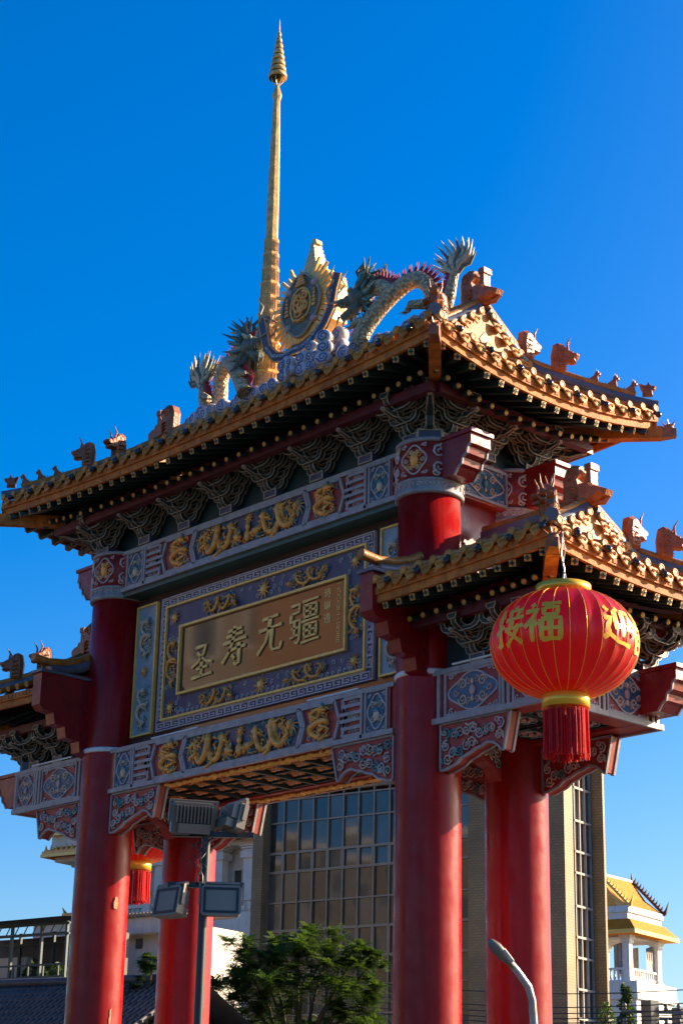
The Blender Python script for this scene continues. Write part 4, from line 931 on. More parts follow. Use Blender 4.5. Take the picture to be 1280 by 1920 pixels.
# ================================================================== ON THE RIDGE
def ridge_dragon(label, fx, y0):
    """fx maps right-hand x to the place; the dragon looks towards the emblem"""
    o = empty('dragon_sculpture', (fx(2.5), y0, 14.05)); tag(o, label, 'dragon', 'dragons on the main ridge')
    T = Matrix.Translation((-fx(2.5), -y0, -14.05))
    def P(x, z, dy=0): return (fx(x), y0 + dy, z)
    def sm(pts, n=5):
        out = []; pts = [Vector(p) for p in pts]
        for i in range(len(pts) - 1):
            p0, p1, p2, p3 = pts[max(0, i - 1)], pts[i], pts[i + 1], pts[min(len(pts) - 1, i + 2)]
            for j in range(n):
                t = j / n; out.append(.5 * ((2 * p1) + (p2 - p0) * t + (2 * p0 - 5 * p1 + 4 * p2 - p3) * t * t + (3 * p1 - p0 - 3 * p2 + p3) * t ** 3))
        return out + [pts[-1]]
    body = sm([P(1.52, 14.1, -.25), P(1.75, 14.42, -.22), P(2.15, 14.78, -.12), P(2.55, 14.98), P(2.85, 14.78, .05), P(2.94, 14.42, .1), P(3.14, 14.20, .05), P(3.34, 14.40), P(3.42, 14.65), P(3.50, 14.84)])
    rr = [.15 - .03 * (i / len(body)) if i < len(body) * .55 else .135 - .08 * (i / len(body) - .55) / .45 for i in range(len(body))]
    k = MB(); k.M = T; k.tube(body, rr, 12)
    neck = sm([P(2.15, 14.80, -.1), P(1.98, 14.98, -.14), P(1.78, 15.04, -.16), P(1.6, 14.98, -.16)]); k.tube(neck, [.16, .16, .158, .155, .15, .148, .145, .14, .14, .135, .13, .13, .13, .13, .13, .13][:len(neck)], 12)
    k.build('body', ['dragon_skin'], o)
    k = MB(); k.M = T
    for pl, r_ in ((body, rr), (neck, [.15] * len(neck))):
        for i in range(1, len(pl) - 1):
            for f_ in (0, .5):
                p = Vector(pl[i]).lerp(Vector(pl[i + 1]), f_); tg = (Vector(pl[i + 1]) - Vector(pl[i - 1])).normalized(); up = Vector((-tg.z, 0, tg.x)); up = up if fx(1) < fx(2) else -up
                if pl is neck: up = -up
                k.cone(p + up * r_[i] * .8, p + up * (r_[i] + .17) + tg * .07, .036, 4)
    k.build('spines', ['spine'], o)
    k = MB(); k.M = T
    tx = Vector(body[-1]); e = 1 if fx(2) > fx(1) else -1
    for i in range(22):
        a = R(25 + i * 6.2 + random.uniform(-3, 3)); ln = .30 + .26 * math.sin(math.pi * (i + 2) / 25) + random.uniform(-.03, .05)
        dr = Vector((e * math.cos(a), random.uniform(-.12, .12), math.sin(a))); sd = Vector((-dr.z * e, 0, abs(dr.x) + .2)) * (.05 if i % 2 else .035)
        b1 = tx + dr * .04 - Vector((0, 0, .10)); pts_ = [b1, b1 + dr * ln * .3 + sd, b1 + dr * ln * .6 - sd * .4, b1 + dr * ln * .85 + sd * .8, b1 + dr * ln * 1.05 + sd * 2.0]
        k.tube(pts_, [.04, .042, .034, .022, .004], 5, i % 3)
    k.build('tail_fan', ['mane', 'tailfan', 'cream'], o)
    # head: skull, long snout, open jaw, brow, horns, whiskers, beard and mane
    hd = Vector(P(1.48, 14.98, -.18)); fw = Vector((-e, -.15, -.12)).normalized()
    HS = Matrix.Translation(hd) @ Matrix.Scale(1.3, 4) @ Matrix.Translation(-hd)
    h = MB(); h.M = T @ HS; h.ball(hd, .17, .14, .14, 10, 7); h.ball(hd + fw * .15 + Vector((0, 0, .0)), .13, .10, .085, 8, 6); h.ball(hd + fw * .27 + Vector((0, 0, .02)), .08, .09, .06, 8, 5)
    h.tube([hd + Vector((0, 0, -.08)), hd + fw * .14 + Vector((0, 0, -.17)), hd + fw * .27 + Vector((0, 0, -.18))], [.09, .075, .05], 7)
    for s_ in (-1, 1):
        h.ball(hd + fw * .07 + Vector((0, s_ * .09, .09)), .05, .04, .045, 6, 5, 2)
        h.tube([hd + Vector((0, s_ * .07, .1)), hd + Vector((e * .16, s_ * .1, .22)), hd + Vector((e * .30, s_ * .13, .26))], [.04, .03, .01], 6, 1)
        for q in range(3): h.cone(hd + fw * (.12 + .06 * q) + Vector((0, s_ * .06, -.03)), hd + fw * (.12 + .06 * q) + Vector((0, s_ * .06, -.1)), .016, 4, 2)
        w0 = hd + fw * .3 + Vector((0, s_ * .05, .04)); h.tube([w0, w0 + Vector((-e * .16, 0, .03)), w0 + Vector((-e * .2, s_ * .03, .18)), w0 + Vector((-e * .04, s_ * .05, .30)), w0 + Vector((-e * .1, s_ * .05, .40)), w0 + Vector((-e * .02, s_ * .06, .5))], [.02, .018, .016, .014, .011, .006], 6, 2)
    h.build('head', ['mane', 'tailfan', 'trim'], o)
    h = MB(); h.M = T @ HS; rg = random.Random(3)
    for q in range(46):
        a = rg.uniform(-1.5, 1.9); p = hd + Vector((e * .08, rg.uniform(-.12, .12), math.sin(a) * .13)); ln = rg.uniform(.16, .34)
        h.tube([p, p + Vector((e * math.cos(a) * ln * .55, rg.uniform(-.1, .1), math.sin(a) * ln * .7)), p + Vector((e * (math.cos(a) * ln + .05), rg.uniform(-.12, .12), math.sin(a) * ln + .06))], [.035, .028, .005], 4, q % 3 == 0)
    for q in range(8): p = hd + fw * (.1 + .025 * q) + Vector((0, rg.uniform(-.06, .06), -.18)); h.cone(p, p + Vector((-e * .03, rg.uniform(-.03, .03), -.14)), .022, 4, 0)
    h.build('mane', ['mane', 'teal'], o)
    # legs with claws
    for (x, z, dx, dz) in ((1.78, 14.45, -.34, -.02), (2.98, 14.35, -.26, -.08)):
        q = MB(); q.M = T; a = Vector(P(x, z, -.16)); b = Vector(P(x + dx * .6, z + dz * .35, -.34)); c = Vector(P(x + dx, z + dz, -.30)); q.tube([a, b, c], [.09, .075, .05], 7)
        for cc in (-1, 0, 1): q.cone(c, c + Vector((-e * .1, cc * .07 - .03, -.05)), .028, 4)
        q.build('leg', ['dragon_skin'], o)
    return o
ridge_dragon('scaly dragon with raised tail on the ridge right of the royal emblem', lambda x: x, -.05)
ridge_dragon('scaly dragon on the ridge left of the emblem, in front of the golden spire', lambda x: -1.26 - (x - 1.48) * .80, -.05)

# ---- royal emblem
EM = tag(empty('royal_emblem', (.08, -.12, 14.3)), 'golden sunburst emblem with green shield and lettered navy ribbon at mid ridge', 'emblem')
def ep(name, mats, fn):
    k = MB(); fn(k); return k.build(name, mats, EM)
def oval(a, b, n=32, sc=0.0, lob=8): return [(math.cos(2 * math.pi * i / n) * a * (1 + sc * math.cos(lob * 2 * math.pi * i / n)), 1.0 + math.sin(2 * math.pi * i / n) * b * (1 + sc * math.cos(lob * 2 * math.pi * i / n))) for i in range(n)]
ep('back_plate', ['emblem_cream'], lambda k: (k.prism(oval(.60, .68), -.06, .34), [k.box(sx * .50 - .09, sx * .50 + .09, -.0, .36, .62 + .26 * i, .80 + .26 * i) for sx in (-1, 1) for i in range(3)], k.prism([(.3, 1.2), (.70, 1.25), (.66, 1.42), (.5, 1.48), (.40, 1.62), (.28, 1.6), (.2, 1.5)], .0, .26)))
def crown(k):
    for i in range(9):
        w0 = .22 - i * .022; z = 1.50 + i * .078; k.box(-w0 + .06, w0 + .06, -.06 + .008 * i, .26 - .008 * i, z, z + .066)
        k.box(-w0 * .85 + .06, w0 * .85 + .06, -.04 + .008 * i, .24 - .008 * i, z + .066, z + .082)
    k.prism([(-.02, 2.20), (.14, 2.20), (.12, 2.28), (.04, 2.32)], .03, .17)
ep('crown', ['emblem_cream'], crown)
for i in range(40):
    a = 2 * math.pi * i / 40
    if 1.2 < a < 1.95: continue
    ln = .90 if i % 2 else .80; ca, sa = math.cos(a), math.sin(a)
    k = MB(); k.beam((ca * .46, -.10, 1.0 + sa * .54), (ca * ln * .9, -.09, 1.0 + sa * ln), .085, .06, 0, (0, 1, 0), .6); k.build('ray', ['gold_bright'], EM)
ep('shield', ['mane'], lambda k: k.prism(oval(.45, .54, 40, .05, 4), -.16, -.05))
ep('shield_rim', ['trim'], lambda k: k.tube([(p[0], -.165, p[1]) for p in (lambda q: q + q[:1])(oval(.46, .55, 40, .05, 4))], .026, 6, 0, False))
ep('shield_inner_rim', ['gold_bright'], lambda k: k.tube([(p[0], -.17, p[1]) for p in (lambda q: q + q[:1])(oval(.25, .31, 32))], .018, 6, 0, False))
def cypher(k):
    for (x, z, r_, a, s_) in ((-.08, 1.08, .13, 0, 1), (.08, .98, .14, 3, 1), (-.05, .86, .11, 1, -1), (.1, 1.15, .09, 2, -1), (0, 1.0, .2, 1.5, 1)): scroll(k, x, z, r_, 1.3, a, s_, .034, 0, -.18, 6)
    k.tube([(-.16, -.18, .75), (0, -.19, .70), (.16, -.18, .75)], .03, 6)
    for i in range(4): k.box(-.12 + .022 * i, .12 - .022 * i, -.2, -.15, 1.36 + .05 * i, 1.40 + .05 * i)
    k.cone((0, -.18, 1.55), (0, -.18, 1.68), .03, 6)
ep('cypher', ['gold'], cypher)
for s_ in (-1, 1): ep('tiered_parasol', ['gold'], lambda k: [k.box(s_ * .345 - .045 + .007 * i, s_ * .345 + .045 - .007 * i, -.19, -.155, .88 + .07 * i, .93 + .07 * i) for i in range(5)])
for a in (40, 140, 220, 320):
    k = MB(); k.ball((math.cos(R(a)) * .42, -.15, 1 + math.sin(R(a)) * .52), .085, .05, .075, 8, 5); k.build('pearl', ['pink'], EM)
RIB = [(-.98, 1.02), (-.86, .72), (-.80, .45), (-.60, .22), (-.36, .16), (-.12, .20), (.12, .17), (.36, .26), (.58, .44), (.76, .68), (.86, .98), (.98, 1.24)]
def ribbon(k):
    n = len(RIB); vs = []
    for i, p in enumerate(RIB):
        a, b = RIB[max(0, i - 1)], RIB[min(n - 1, i + 1)]; dx, dz = b[0] - a[0], b[1] - a[1]; l = math.hypot(dx, dz); nx, nz = -dz / l, dx / l; y = -.20 - .03 * math.sin(i * 1.3)
        vs += [(p[0] + nx * .085, y, p[1] + nz * .085), (p[0] - nx * .085, y, p[1] - nz * .085), (p[0] + nx * .085, y + .06, p[1] + nz * .085), (p[0] - nx * .085, y + .06, p[1] - nz * .085)]
    for i in range(n - 1): o_ = 4 * i; k.add(vs[o_:o_ + 8], [(0, 1, 5, 4), (2, 6, 7, 3), (0, 4, 6, 2), (1, 3, 7, 5)], 0)
    for s_ in (0, 1): k.tube([vs[4 * i + s_] for i in range(n)], .016, 5, 1)
    k.prism([(-.98, 1.12), (-.80, 1.05), (-.86, .9), (-1.02, .82)], -.2, -.14, 0)
rb = ep('ribbon', ['navy', 'gold'], ribbon)
TH = ['พ', 'ร', 'ะ', 'รา', 'ช', 'พิ', 'ธี', 'ม', 'หา', 'ม', 'ง', 'ค', 'ล', 'เฉ', 'ลิ', 'ม', 'พ', 'ร', 'ะ', 'ช', 'น', 'ม', 'พ', 'ร', 'ร', 'ษา', '๖', 'ร', 'อ', 'บ', '๕', 'ธั', 'น', 'วา', 'ค', 'ม', '๒', '๕', '๔', '๒']
acc = [0]
for a, b in zip(RIB[2:-2], RIB[3:-1]): acc.append(acc[-1] + math.hypot(b[0] - a[0], b[1] - a[1]))
k = MB()
for i, ch in enumerate(TH):
    s_ = acc[-1] * (i + .5) / len(TH); j = max(q for q in range(len(acc) - 1) if acc[q] <= s_); t = (s_ - acc[j]) / (acc[j + 1] - acc[j]); a, b = RIB[2 + j], RIB[3 + j]
    p = (a[0] + (b[0] - a[0]) * t, a[1] + (b[1] - a[1]) * t); an = math.atan2(b[1] - a[1], b[0] - a[0])
    vs, fs = font_mesh(ch, .0); k.M = Matrix.Translation((p[0], -.245, p[1])) @ Matrix.Rotation(-an, 4, 'Y'); k.add([(v[0] * .085, 0, v[1] * .085 - .025) for v in vs], fs)
k.build('ribbon_lettering', ['white'], EM)['kind'] = 'stuff'

# ---- golden spire
SP = tag(empty('golden_spire', (-1.24, .12, 13.9)), 'tall slender gilded spire with tiered parasol tip rising behind the ridge', 'spire')
def zz(z): return z - 13.9
k = MB(); pr = []
N = 11
for i in range(N):
    t0, t1 = i / N, (i + 1) / N; z0 = 14.0 + (17.2 - 14.0) * t0; z1 = 14.0 + 3.2 * t1; r0 = .275 - .155 * t0; r1 = .275 - .155 * t1
    pr += [(r0 * .93, zz(z0)), (r0 * .90, zz(z0 + .6 * (z1 - z0))), (r0 * .92, zz(z0 + .72 * (z1 - z0))), (r0 * 1.0, zz(z0 + .76 * (z1 - z0))), (r0 * .98, zz(z0 + .94 * (z1 - z0))), (r1 * .90, zz(z1))]
k.lathe(pr, 8, 0, False, ph=.18)
for i in range(N):
    t0 = i / N; z0 = 14.0 + 3.2 * t0; r0 = .275 - .155 * t0
    for q in range(24): a = q * math.pi / 12; k.tube([(r0 * .90 * math.cos(a), r0 * .90 * math.sin(a), zz(z0 + .01)), (r0 * .88 * math.cos(a), r0 * .88 * math.sin(a), zz(z0 + .2))], .012, 4, 0, sm=False)
k.build('spire_base', ['spire_gold'], SP)
k = MB(); k.lathe([(.115, zz(17.2)), (.112, zz(17.22)), (.105, zz(18.2)), (.085, zz(19.2)), (.062, zz(20.0)), (.064, zz(20.05)), (.085, zz(20.12)), (.085, zz(20.18)), (.05, zz(20.3)), (.03, zz(20.36))], 8, 0, False, ph=.18); k.build('spire_shaft', ['spire_gold'], SP)
k = MB(); k.tube([(0, 0, zz(20.3)), (0, 0, zz(21.3))], .014, 6)
for q in range(6): a = q * math.pi / 3; k.tube([(.03 * math.cos(a), .03 * math.sin(a), zz(20.36)), (.10 * math.cos(a), .10 * math.sin(a), zz(20.45)), (.13 * math.cos(a), .13 * math.sin(a), zz(20.6))], .007, 4)
k.build('parasol_rod', ['spire_gold'], SP)
for i in range(8):
    z = 20.52 + i * .125; r_ = .170 - i * .019
    k = MB(); k.lathe([(r_, zz(z)), (r_ * 1.0, zz(z + .07)), (r_ * .9, zz(z + .10)), (r_ * .55, zz(z + .125)), (r_ * .5, zz(z + .12)), (r_ * .93, zz(z + .06)), (r_ * .95, zz(z))], 18); k.build('parasol_tier', ['spire_gold'], SP)
k = MB(); k.tube([(0, 0, zz(21.45)), (0, 0, zz(21.8))], [.02, .003], 6); k.build('spire_tip', ['gold'], SP)

# ================================================================== LANTERNS
def lantern(loc, label, face):
    o = tag(empty('red_lantern', loc), label, 'lantern', 'red lanterns hung from the wing roofs')
    RX, RZ = .90, .655; n = 28
    def prof(t): # t -1..1 -> radius, z
        a = t * math.pi / 2 * .90; return RX * math.cos(a) ** .86, RZ * math.sin(a) / math.sin(math.pi / 2 * .9)
    k = MB(); NB = n * 6; vs = []
    for i in range(25):
        r_, z = prof(-1 + 2 * i / 24); am = .022 * math.sin(math.pi * i / 24)
        for q in range(NB): an = 2 * math.pi * q / NB; rr_ = r_ * (1 - am * math.sin(n * (an - math.pi / n) / 2) ** 2); vs.append((rr_ * math.cos(an), rr_ * math.sin(an), z))
    k.add(vs, [(i * NB + q, i * NB + (q + 1) % NB, (i + 1) * NB + (q + 1) % NB, (i + 1) * NB + q) for i in range(24) for q in range(NB)], 0, True); k.build('body', ['lantern'], o)
    for q in range(n):
        an = 2 * math.pi * (q + .5) / n; pts = []
        for i in range(17): r_, z = prof(-1 + i / 8); pts.append(((r_ + .004) * math.cos(an), (r_ + .004) * math.sin(an), z))
        k = MB(); k.tube(pts, .0042, 4); k.build('rib', ['lantern_gold'], o)
    k = MB(); k.lathe([(.30, .63), (.34, .63), (.34, .74), (.30, .74), (.29, .73)], 32); k.build('top_ring', ['lantern_gold'], o)
    k = MB(); k.lathe([(.27, -.80), (.29, -.80), (.29, -.64), (.25, -.63)], 32); k.build('bottom_ring', ['lantern_gold'], o)
    k = MB(); rg = random.Random(5)
    for q in range(150):
        a = rg.uniform(0, 6.283); r_ = .285 * math.sqrt(rg.uniform(.3, 1)); z1 = -1.36 - rg.uniform(0, .05)
        k.tube([(r_ * math.cos(a), r_ * math.sin(a), -.83), (r_ * math.cos(a + .02), r_ * math.sin(a + .02), -1.1), ((r_ + .01) * math.cos(a + rg.uniform(-.05, .05)), (r_ + .01) * math.sin(a), z1)], [.012, .013, .011], 4)
    t_ = k.build('tassel', ['tassel'], o); t_['kind'] = 'stuff'
    k = MB(); k.tube([(0, 0, .78), (.02, 0, .95), (-.03, .01, 1.15), (.0, 0, 1.45)], .012, 5); k.tube([(.06, 0, .8), (.0, 0, 1.0), (.05, -.01, 1.2), (0, 0, 1.45)], .008, 4); k.build('hanging_wire', ['steel'], o)
    for keys, cang in (('jie fu', -32), ('ying chun', 61), ('jie fu', 151), ('ying chun', -125)):
        for key, da in zip(keys.split(), (-15.5, 15.5)):
            vs, fs = brush(key, 13.0); an0 = face + R(cang + da); s_ = .50
            k = MB(); pv = []
            for (x, y) in vs:
                zc = (y - .5) * s_ + .06; t = max(-.95, min(.95, math.asin(max(-.99, min(.99, zc / RZ * math.sin(math.pi / 2 * .9)))) / (math.pi / 2 * .9))); r_, z_ = prof(t); r_ += .006
                a = an0 + (x - .5) * s_ / RX; pv.append((r_ * math.cos(a), r_ * math.sin(a), z_))
            k.add(pv, fs); k.build('character', ['glyph_yellow'], o)
    return o
lx, ly, lz = 7.30, -2.10, 7.64
lantern((lx, ly, lz), 'large red lantern with yellow characters hanging under the right wing corner', math.atan2(CAM.y - ly, CAM.x - lx))
lantern((-7.02, 2.15, 7.58), 'red lantern with fringe seen between the two left columns', 1.0)

# ================================================================== STREET FURNITURE
def floodlight(parent, loc, rz, tilt, w_=.34, h_=.26):
    Rm = Matrix.Translation(loc) @ Matrix.Rotation(rz, 4, 'Z') @ Matrix.Rotation(tilt, 4, 'X')
    k = MB(); k.M = Rm
    k.prism([(-w_ / 2 + .02, -h_ / 2), (w_ / 2 - .02, -h_ / 2), (w_ / 2, -h_ / 2 + .02), (w_ / 2, h_ / 2 - .02), (w_ / 2 - .02, h_ / 2), (-w_ / 2 + .02, h_ / 2), (-w_ / 2, h_ / 2 - .02), (-w_ / 2, -h_ / 2 + .02)], -.03, .05)
    for i in range(11): k.box(-w_ * .4 + i * w_ * .08 - .006, -w_ * .4 + i * w_ * .08 + .006, .05, .10, -h_ * .1, h_ * .42)
    k.box(-w_ * .36, w_ * .36, .05, .13, -h_ * .42, -h_ * .12)
    hs = k.build('floodlight', ['grey_metal'], parent)
    k = MB(); k.M = Rm; rect_frame(k, -w_ / 2 + .02, w_ / 2 - .02, -h_ / 2 + .02, h_ / 2 - .02, .02, -.036, -.029, 0); k.build('gasket', ['black'], hs)
    k = MB(); k.M = Rm; k.add([(-w_ * .42, -.031, -h_ * .40), (w_ * .42, -.031, -h_ * .40), (w_ * .42, -.031, h_ * .40), (-w_ * .42, -.031, h_ * .40), (-w_ * .22, .03, -h_ * .2), (w_ * .22, .03, -h_ * .2), (w_ * .22, .03, h_ * .2), (-w_ * .22, .03, h_ * .2)], [(0, 1, 5, 4), (1, 2, 6, 5), (2, 3, 7, 6), (3, 0, 4, 7), (4, 5, 6, 7)]); k.build('reflector', ['lens'], hs)
    k = MB(); k.M = Rm
    for i in (-1, 0, 1): k.box(i * .055 - .012, i * .055 + .012, .015, .03, -.01, .015)
    k.build('led', ['gold_end'], hs)
    k = MB(); k.M = Rm; k.box(-w_ / 2 - .022, -w_ / 2 - .004, -.01, .02, -.03, .14); k.box(w_ / 2 + .004, w_ / 2 + .022, -.01, .02, -.03, .14); k.box(-w_ / 2 - .022, w_ / 2 + .022, .0, .03, .14, .158); k.build('yoke', ['grey_metal'], hs)
    return hs
# pole at depth 15 m from the camera (8.9..9.7, -9..-9.4)
def ray(px, py, D):
    return CAM + (_d + _r * ((px - 640) / 3463.65) - _u * ((py - 960) / 3463.65)) * D
pb = ray(372, 1900, 15); pt = ray(382, 1545, 15)
FP = tag(empty('floodlight_pole', (pb.x, pb.y, 0)), 'black steel pole carrying four floodlights in front of the left columns', 'light pole')
k = MB(); k.tube([(0, 0, 0), (0, 0, pt.z + .02)], .037, 12); k.lathe([(.14, 0), (.14, .02), (.05, .03)], 16); k.build('pole', ['black'], FP)
ax = Vector((_r.x, _r.y, 0)).normalized(); aa = math.atan2(ax.y, ax.x)
zt_, zl_ = pt.z, ray(380, 1648, 15).z
for nm, z, a, b in (('crossarm', zt_, -.28, .40), ('crossarm', zl_, -.30, .33)):
    k = MB(); k.beam(ax * a + Vector((0, 0, z)), ax * b + Vector((0, 0, z)), .045, .045); k.build(nm, ['black'], FP)
k = MB(); rg = random.Random(2)
for q in range(5):
    z0 = zt_ - .03; p = [(rg.uniform(-.05, .05), rg.uniform(-.05, .05), z0)]
    for i in range(1, 7): p.append((rg.uniform(-.09, .09), -.05 + rg.uniform(-.05, .03), z0 - (z0 - zl_) * i / 6))
    k.tube(p, .006, 4)
k.build('loose_cables', ['black'], FP)
floodlight(FP, tuple(ax * -.12 + Vector((0, 0, zt_ + .13))), aa + math.pi + .25, R(-14), .37, .27)     # seen from behind
floodlight(FP, tuple(ax * .24 + Vector((0, 0, zt_ + .13))), aa + 2.1, R(12), .30, .24)
floodlight(FP, tuple(ax * -.25 + Vector((-.02, -.03, zl_ - .14))), aa - .75, R(-10), .30, .25)
floodlight(FP, tuple(ax * .165 + Vector((.02, -.04, zl_ - .13))), aa + .06, R(-4), .33, .25)

sb_ = ray(1000, 1915, 20); SLm = tag(empty('street_lamp', (sb_.x, sb_.y, 0)), 'grey street lamp with curved arm in front of the right rear column', 'street lamp')
c1 = [ray(1000, 1915, 20), ray(997, 1875, 20), ray(990, 1850, 20), ray(970, 1822, 20), ray(957, 1806, 20)]
base = Vector((sb_.x, sb_.y, 0)); k = MB(); k.tube([(0, 0, 0)] + [tuple(Vector(p) - base) for p in c1], [.06, .045, .042, .042, .04, .038], 10); k.build('pole', ['steel'], SLm)
h0 = ray(962, 1812, 20) - base; h1 = ray(915, 1762, 20) - base; dv = (h1 - h0); k = MB(); nrm = Vector((_u.x, _u.y, _u.z)); pts = [h0 + dv * t for t in (0, .15, .4, .7, .92, 1)]
vs = []; wv = [.05, .06, .10, .11, .07, .02]; tv = [.05, .055, .06, .045, .03, .012]; sd = dv.cross(nrm).normalized()
for p, a, b in zip(pts, wv, tv):
    for q in range(10): an = 2 * math.pi * q / 10; vs.append(p + sd * math.cos(an) * b * 1.0 + dv.cross(sd).normalized() * math.sin(an) * a * .62)
k.add(vs, [(i * 10 + q, i * 10 + (q + 1) % 10, (i + 1) * 10 + (q + 1) % 10, (i + 1) * 10 + q) for i in range(5) for q in range(10)] + [tuple(range(9, -1, -1)), tuple(range(50, 60))], 0, True); k.build('lamp_head', ['grey_metal'], SLm)
k = MB(); k.beam(h0 + dv * .02 + nrm * .05, h0 + dv * .38 + nrm * .075, .08, .03, 0, tuple(nrm)); k.build('driver_cover', ['white_wall'], SLm)

# ================================================================== BACKGROUND (local frame turned 12.8 degrees)
BA = R(12.8176)
def bgroot(name, x, y, label, cat): return tag(empty(name, (x, y, 0), BA), label, cat)
# ---- glass and brick building
GB = bgroot('office_building', -28.42, 39.33, 'brown brick office block with gridded glass facade behind the gate', 'building')
TOP = 19.0
k = MB(); k.box(-4.6, 0, 0, .8, 0, TOP); k.box(-16.0, -15.42, -.1, .8, 0, TOP); k.box(-15.42, -4.6, .35, .8, 17.6, TOP); k.box(-30, 0, .8, .81, 0, .01); k.build('brick_wall', ['brick'], GB)
k = MB(); k.box(-16, -.3, .9, 2.45, 0, TOP - .2); k.build('core', ['shutter'], GB)
k = MB(); k.box(-.28, .0, .802, .83, 0, TOP); k.box(-.3, .62, 2.3, 2.46, 0, TOP); k.build('corner_pier', ['brick'], GB)
rows = [17.4, 16.36, 15.0, 14.08, 12.74, 11.51, 10.2, 9.0, 7.8, 6.6, 5.4]; cols_ = [-15.40 + .825 * i for i in range(14)]
for i in range(len(cols_) - 1):
    for j in range(len(rows) - 1):
        q = MB(); a, b, c, d_ = cols_[i] + .035, cols_[i + 1] - .035, rows[j + 1] + .035, rows[j] - .035; t1, t2 = random.uniform(-.014, .014), random.uniform(-.014, .014)
        q.add([(a, .40 + t1, c), (b, .40 - t1, c), (b, .40 - t1 + t2, d_), (a, .40 + t1 + t2, d_)], [(0, 1, 2, 3)]); q.build('window_pane', ['glass'], GB)
        if j in (2, 5): q = MB(); rect_frame(q, a - .01, b + .01, c - .01, d_ + .01, .06, .30, .385, 0); q.build('sash', ['mullion'], GB)
k = MB()
for x in cols_: k.box(x - .035, x + .035, .30, .45, 0, 17.6)
for z in rows: k.box(-15.42, -4.6, .315, .44, z - .035, z + .035)
k.build('mullions', ['mullion'], GB)
srow = [18.2, 16.74, 15.36, 14.08, 13.2, 11.84, 10.59, 9.77, 8.52, 7.37, 6.1, 5.0]
for j in range(len(srow) - 1):
    for i in range(3):
        y0 = .84 + i * .485; q = MB(); q.add([(-.06, y0 + .03, srow[j + 1] + .04), (-.06, y0 + .455, srow[j + 1] + .04), (-.06, y0 + .455, srow[j] - .04), (-.06, y0 + .03, srow[j] - .04)], [(0, 1, 2, 3)]); q.build('window_pane', ['glass'], GB)
k = MB()
for z in srow: k.box(-.10, .06, .83, 2.3, z - .045, z + .045)
for i in range(4): k.box(-.10, .04, .84 + i * .485 - .03, .84 + i * .485 + .03, 0, TOP - .4)
k.build('side_mullions', ['curtain'], GB)

# ---- corner pavilion on the right
PV = bgroot('temple_pavilion', -39.90, 57.65, 'white pavilion with orange gabled roof and yellow eaves at far right', 'pavilion')
k = MB(); k.box(-5, .3, -.1, 4.4, 0, 10.2); k.box(-5.1, .45, -.25, 4.55, 9.9, 10.15); k.box(-5.05, .4, -.2, 4.5, 10.2, 10.8); k.box(-5, .32, -.12, 4.42, 8.7, 8.85); k.build('podium_wall', ['white'], PV)
for (x, y) in ((-.35, .35), (-3.4, .35), (-.35, 3.75), (-3.4, 3.75), (-1.98, .35)):
    if x == -1.98: continue
    q = MB(); q.box(x - .2, x + .2, y - .2, y + .2, 10.8, 13.0); q.box(x - .27, x + .27, y - .27, y + .27, 10.8, 11.0); q.box(x - .26, x + .26, y - .26, y + .26, 12.75, 13.05); q.box(x - .32, x + .32, y - .32, y + .32, 12.95, 13.15); q.build('column', ['white'], PV)
k = MB(); k.box(-4, -.05, .05, 4.05, 13.05, 13.15); k.build('ceiling', ['curtain'], PV)
for (a, b, ax_) in ((-3.2, -.55, 'x'), (.55, 3.55, 'y')):
    rl = MB(); (rl.box(a, b, .22, .42, 11.42, 11.52) if ax_ == 'x' else rl.box(-.42, -.22, a, b, 11.42, 11.52)); (rl.box(a, b, .22, .42, 10.8, 10.9) if ax_ == 'x' else rl.box(-.42, -.22, a, b, 10.8, 10.9)); ro_ = rl.build('balustrade', ['white'], PV)
    n = 12
    for i in range(n):
        t = a + (b - a) * (i + .5) / n; q = MB(); q.lathe([(.05, 10.9), (.075, 11.05), (.045, 11.2), (.06, 11.42)], 8, c=(t, .32) if ax_ == 'x' else (-.32, t)); q.build('baluster', ['white'], ro_)
for (pts) in (((-.38, 3.5), (-.38, 2.6)), ((-.5, .5), (-1.2, .5)), ((-1.3, 3.6), (-2.6, 3.6))):
    q = MB(); (a, b) = pts; N = 14; vs = []
    for i in range(N + 1):
        t = i / N; x = a[0] + (b[0] - a[0]) * t; y = a[1] + (b[1] - a[1]) * t; o_ = .06 * math.sin(t * 22); vs += [(x + o_, y + o_, 11.0 + .5 * t), (x - o_, y + o_, 12.9 - .2 * t)]
    q.add(vs, [(2 * i, 2 * i + 2, 2 * i + 3, 2 * i + 1) for i in range(N)], 0, True); q.build('curtain', ['curtain'], PV)
k = MB()
E0, E1 = (-4.3, .55, -.55, 4.75), (-3.75, -.0, .0, 4.2)
def ring(z, e): return [(e[0], e[2], z), (e[1], e[2], z), (e[1], e[3], z), (e[0], e[3], z)]
k.add(ring(13.35, E0) + ring(13.95, E1), [(0, 1, 5, 4), (1, 2, 6, 5), (2, 3, 7, 6), (3, 0, 4, 7)], 0); k.build('lower_roof', ['roof_thai'], PV)
k = MB(); rect = E0; k.box(E0[0], E0[1], E0[2], E0[2] + .06, 13.15, 13.36); k.box(E0[1] - .06, E0[1], E0[2] + .062, E0[3], 13.15, 13.36); k.box(E0[0], E0[1] - .062, E0[3] - .06, E0[3], 13.15, 13.36); k.build('yellow_eave', ['gold_bright'], PV)
k = MB(); k.box(-3.6, -.15, .1, 4.1, 13.93, 14.35); k.box(-3.7, -.05, .0, 4.2, 14.3, 14.62); k.build('white_attic', ['white'], PV)
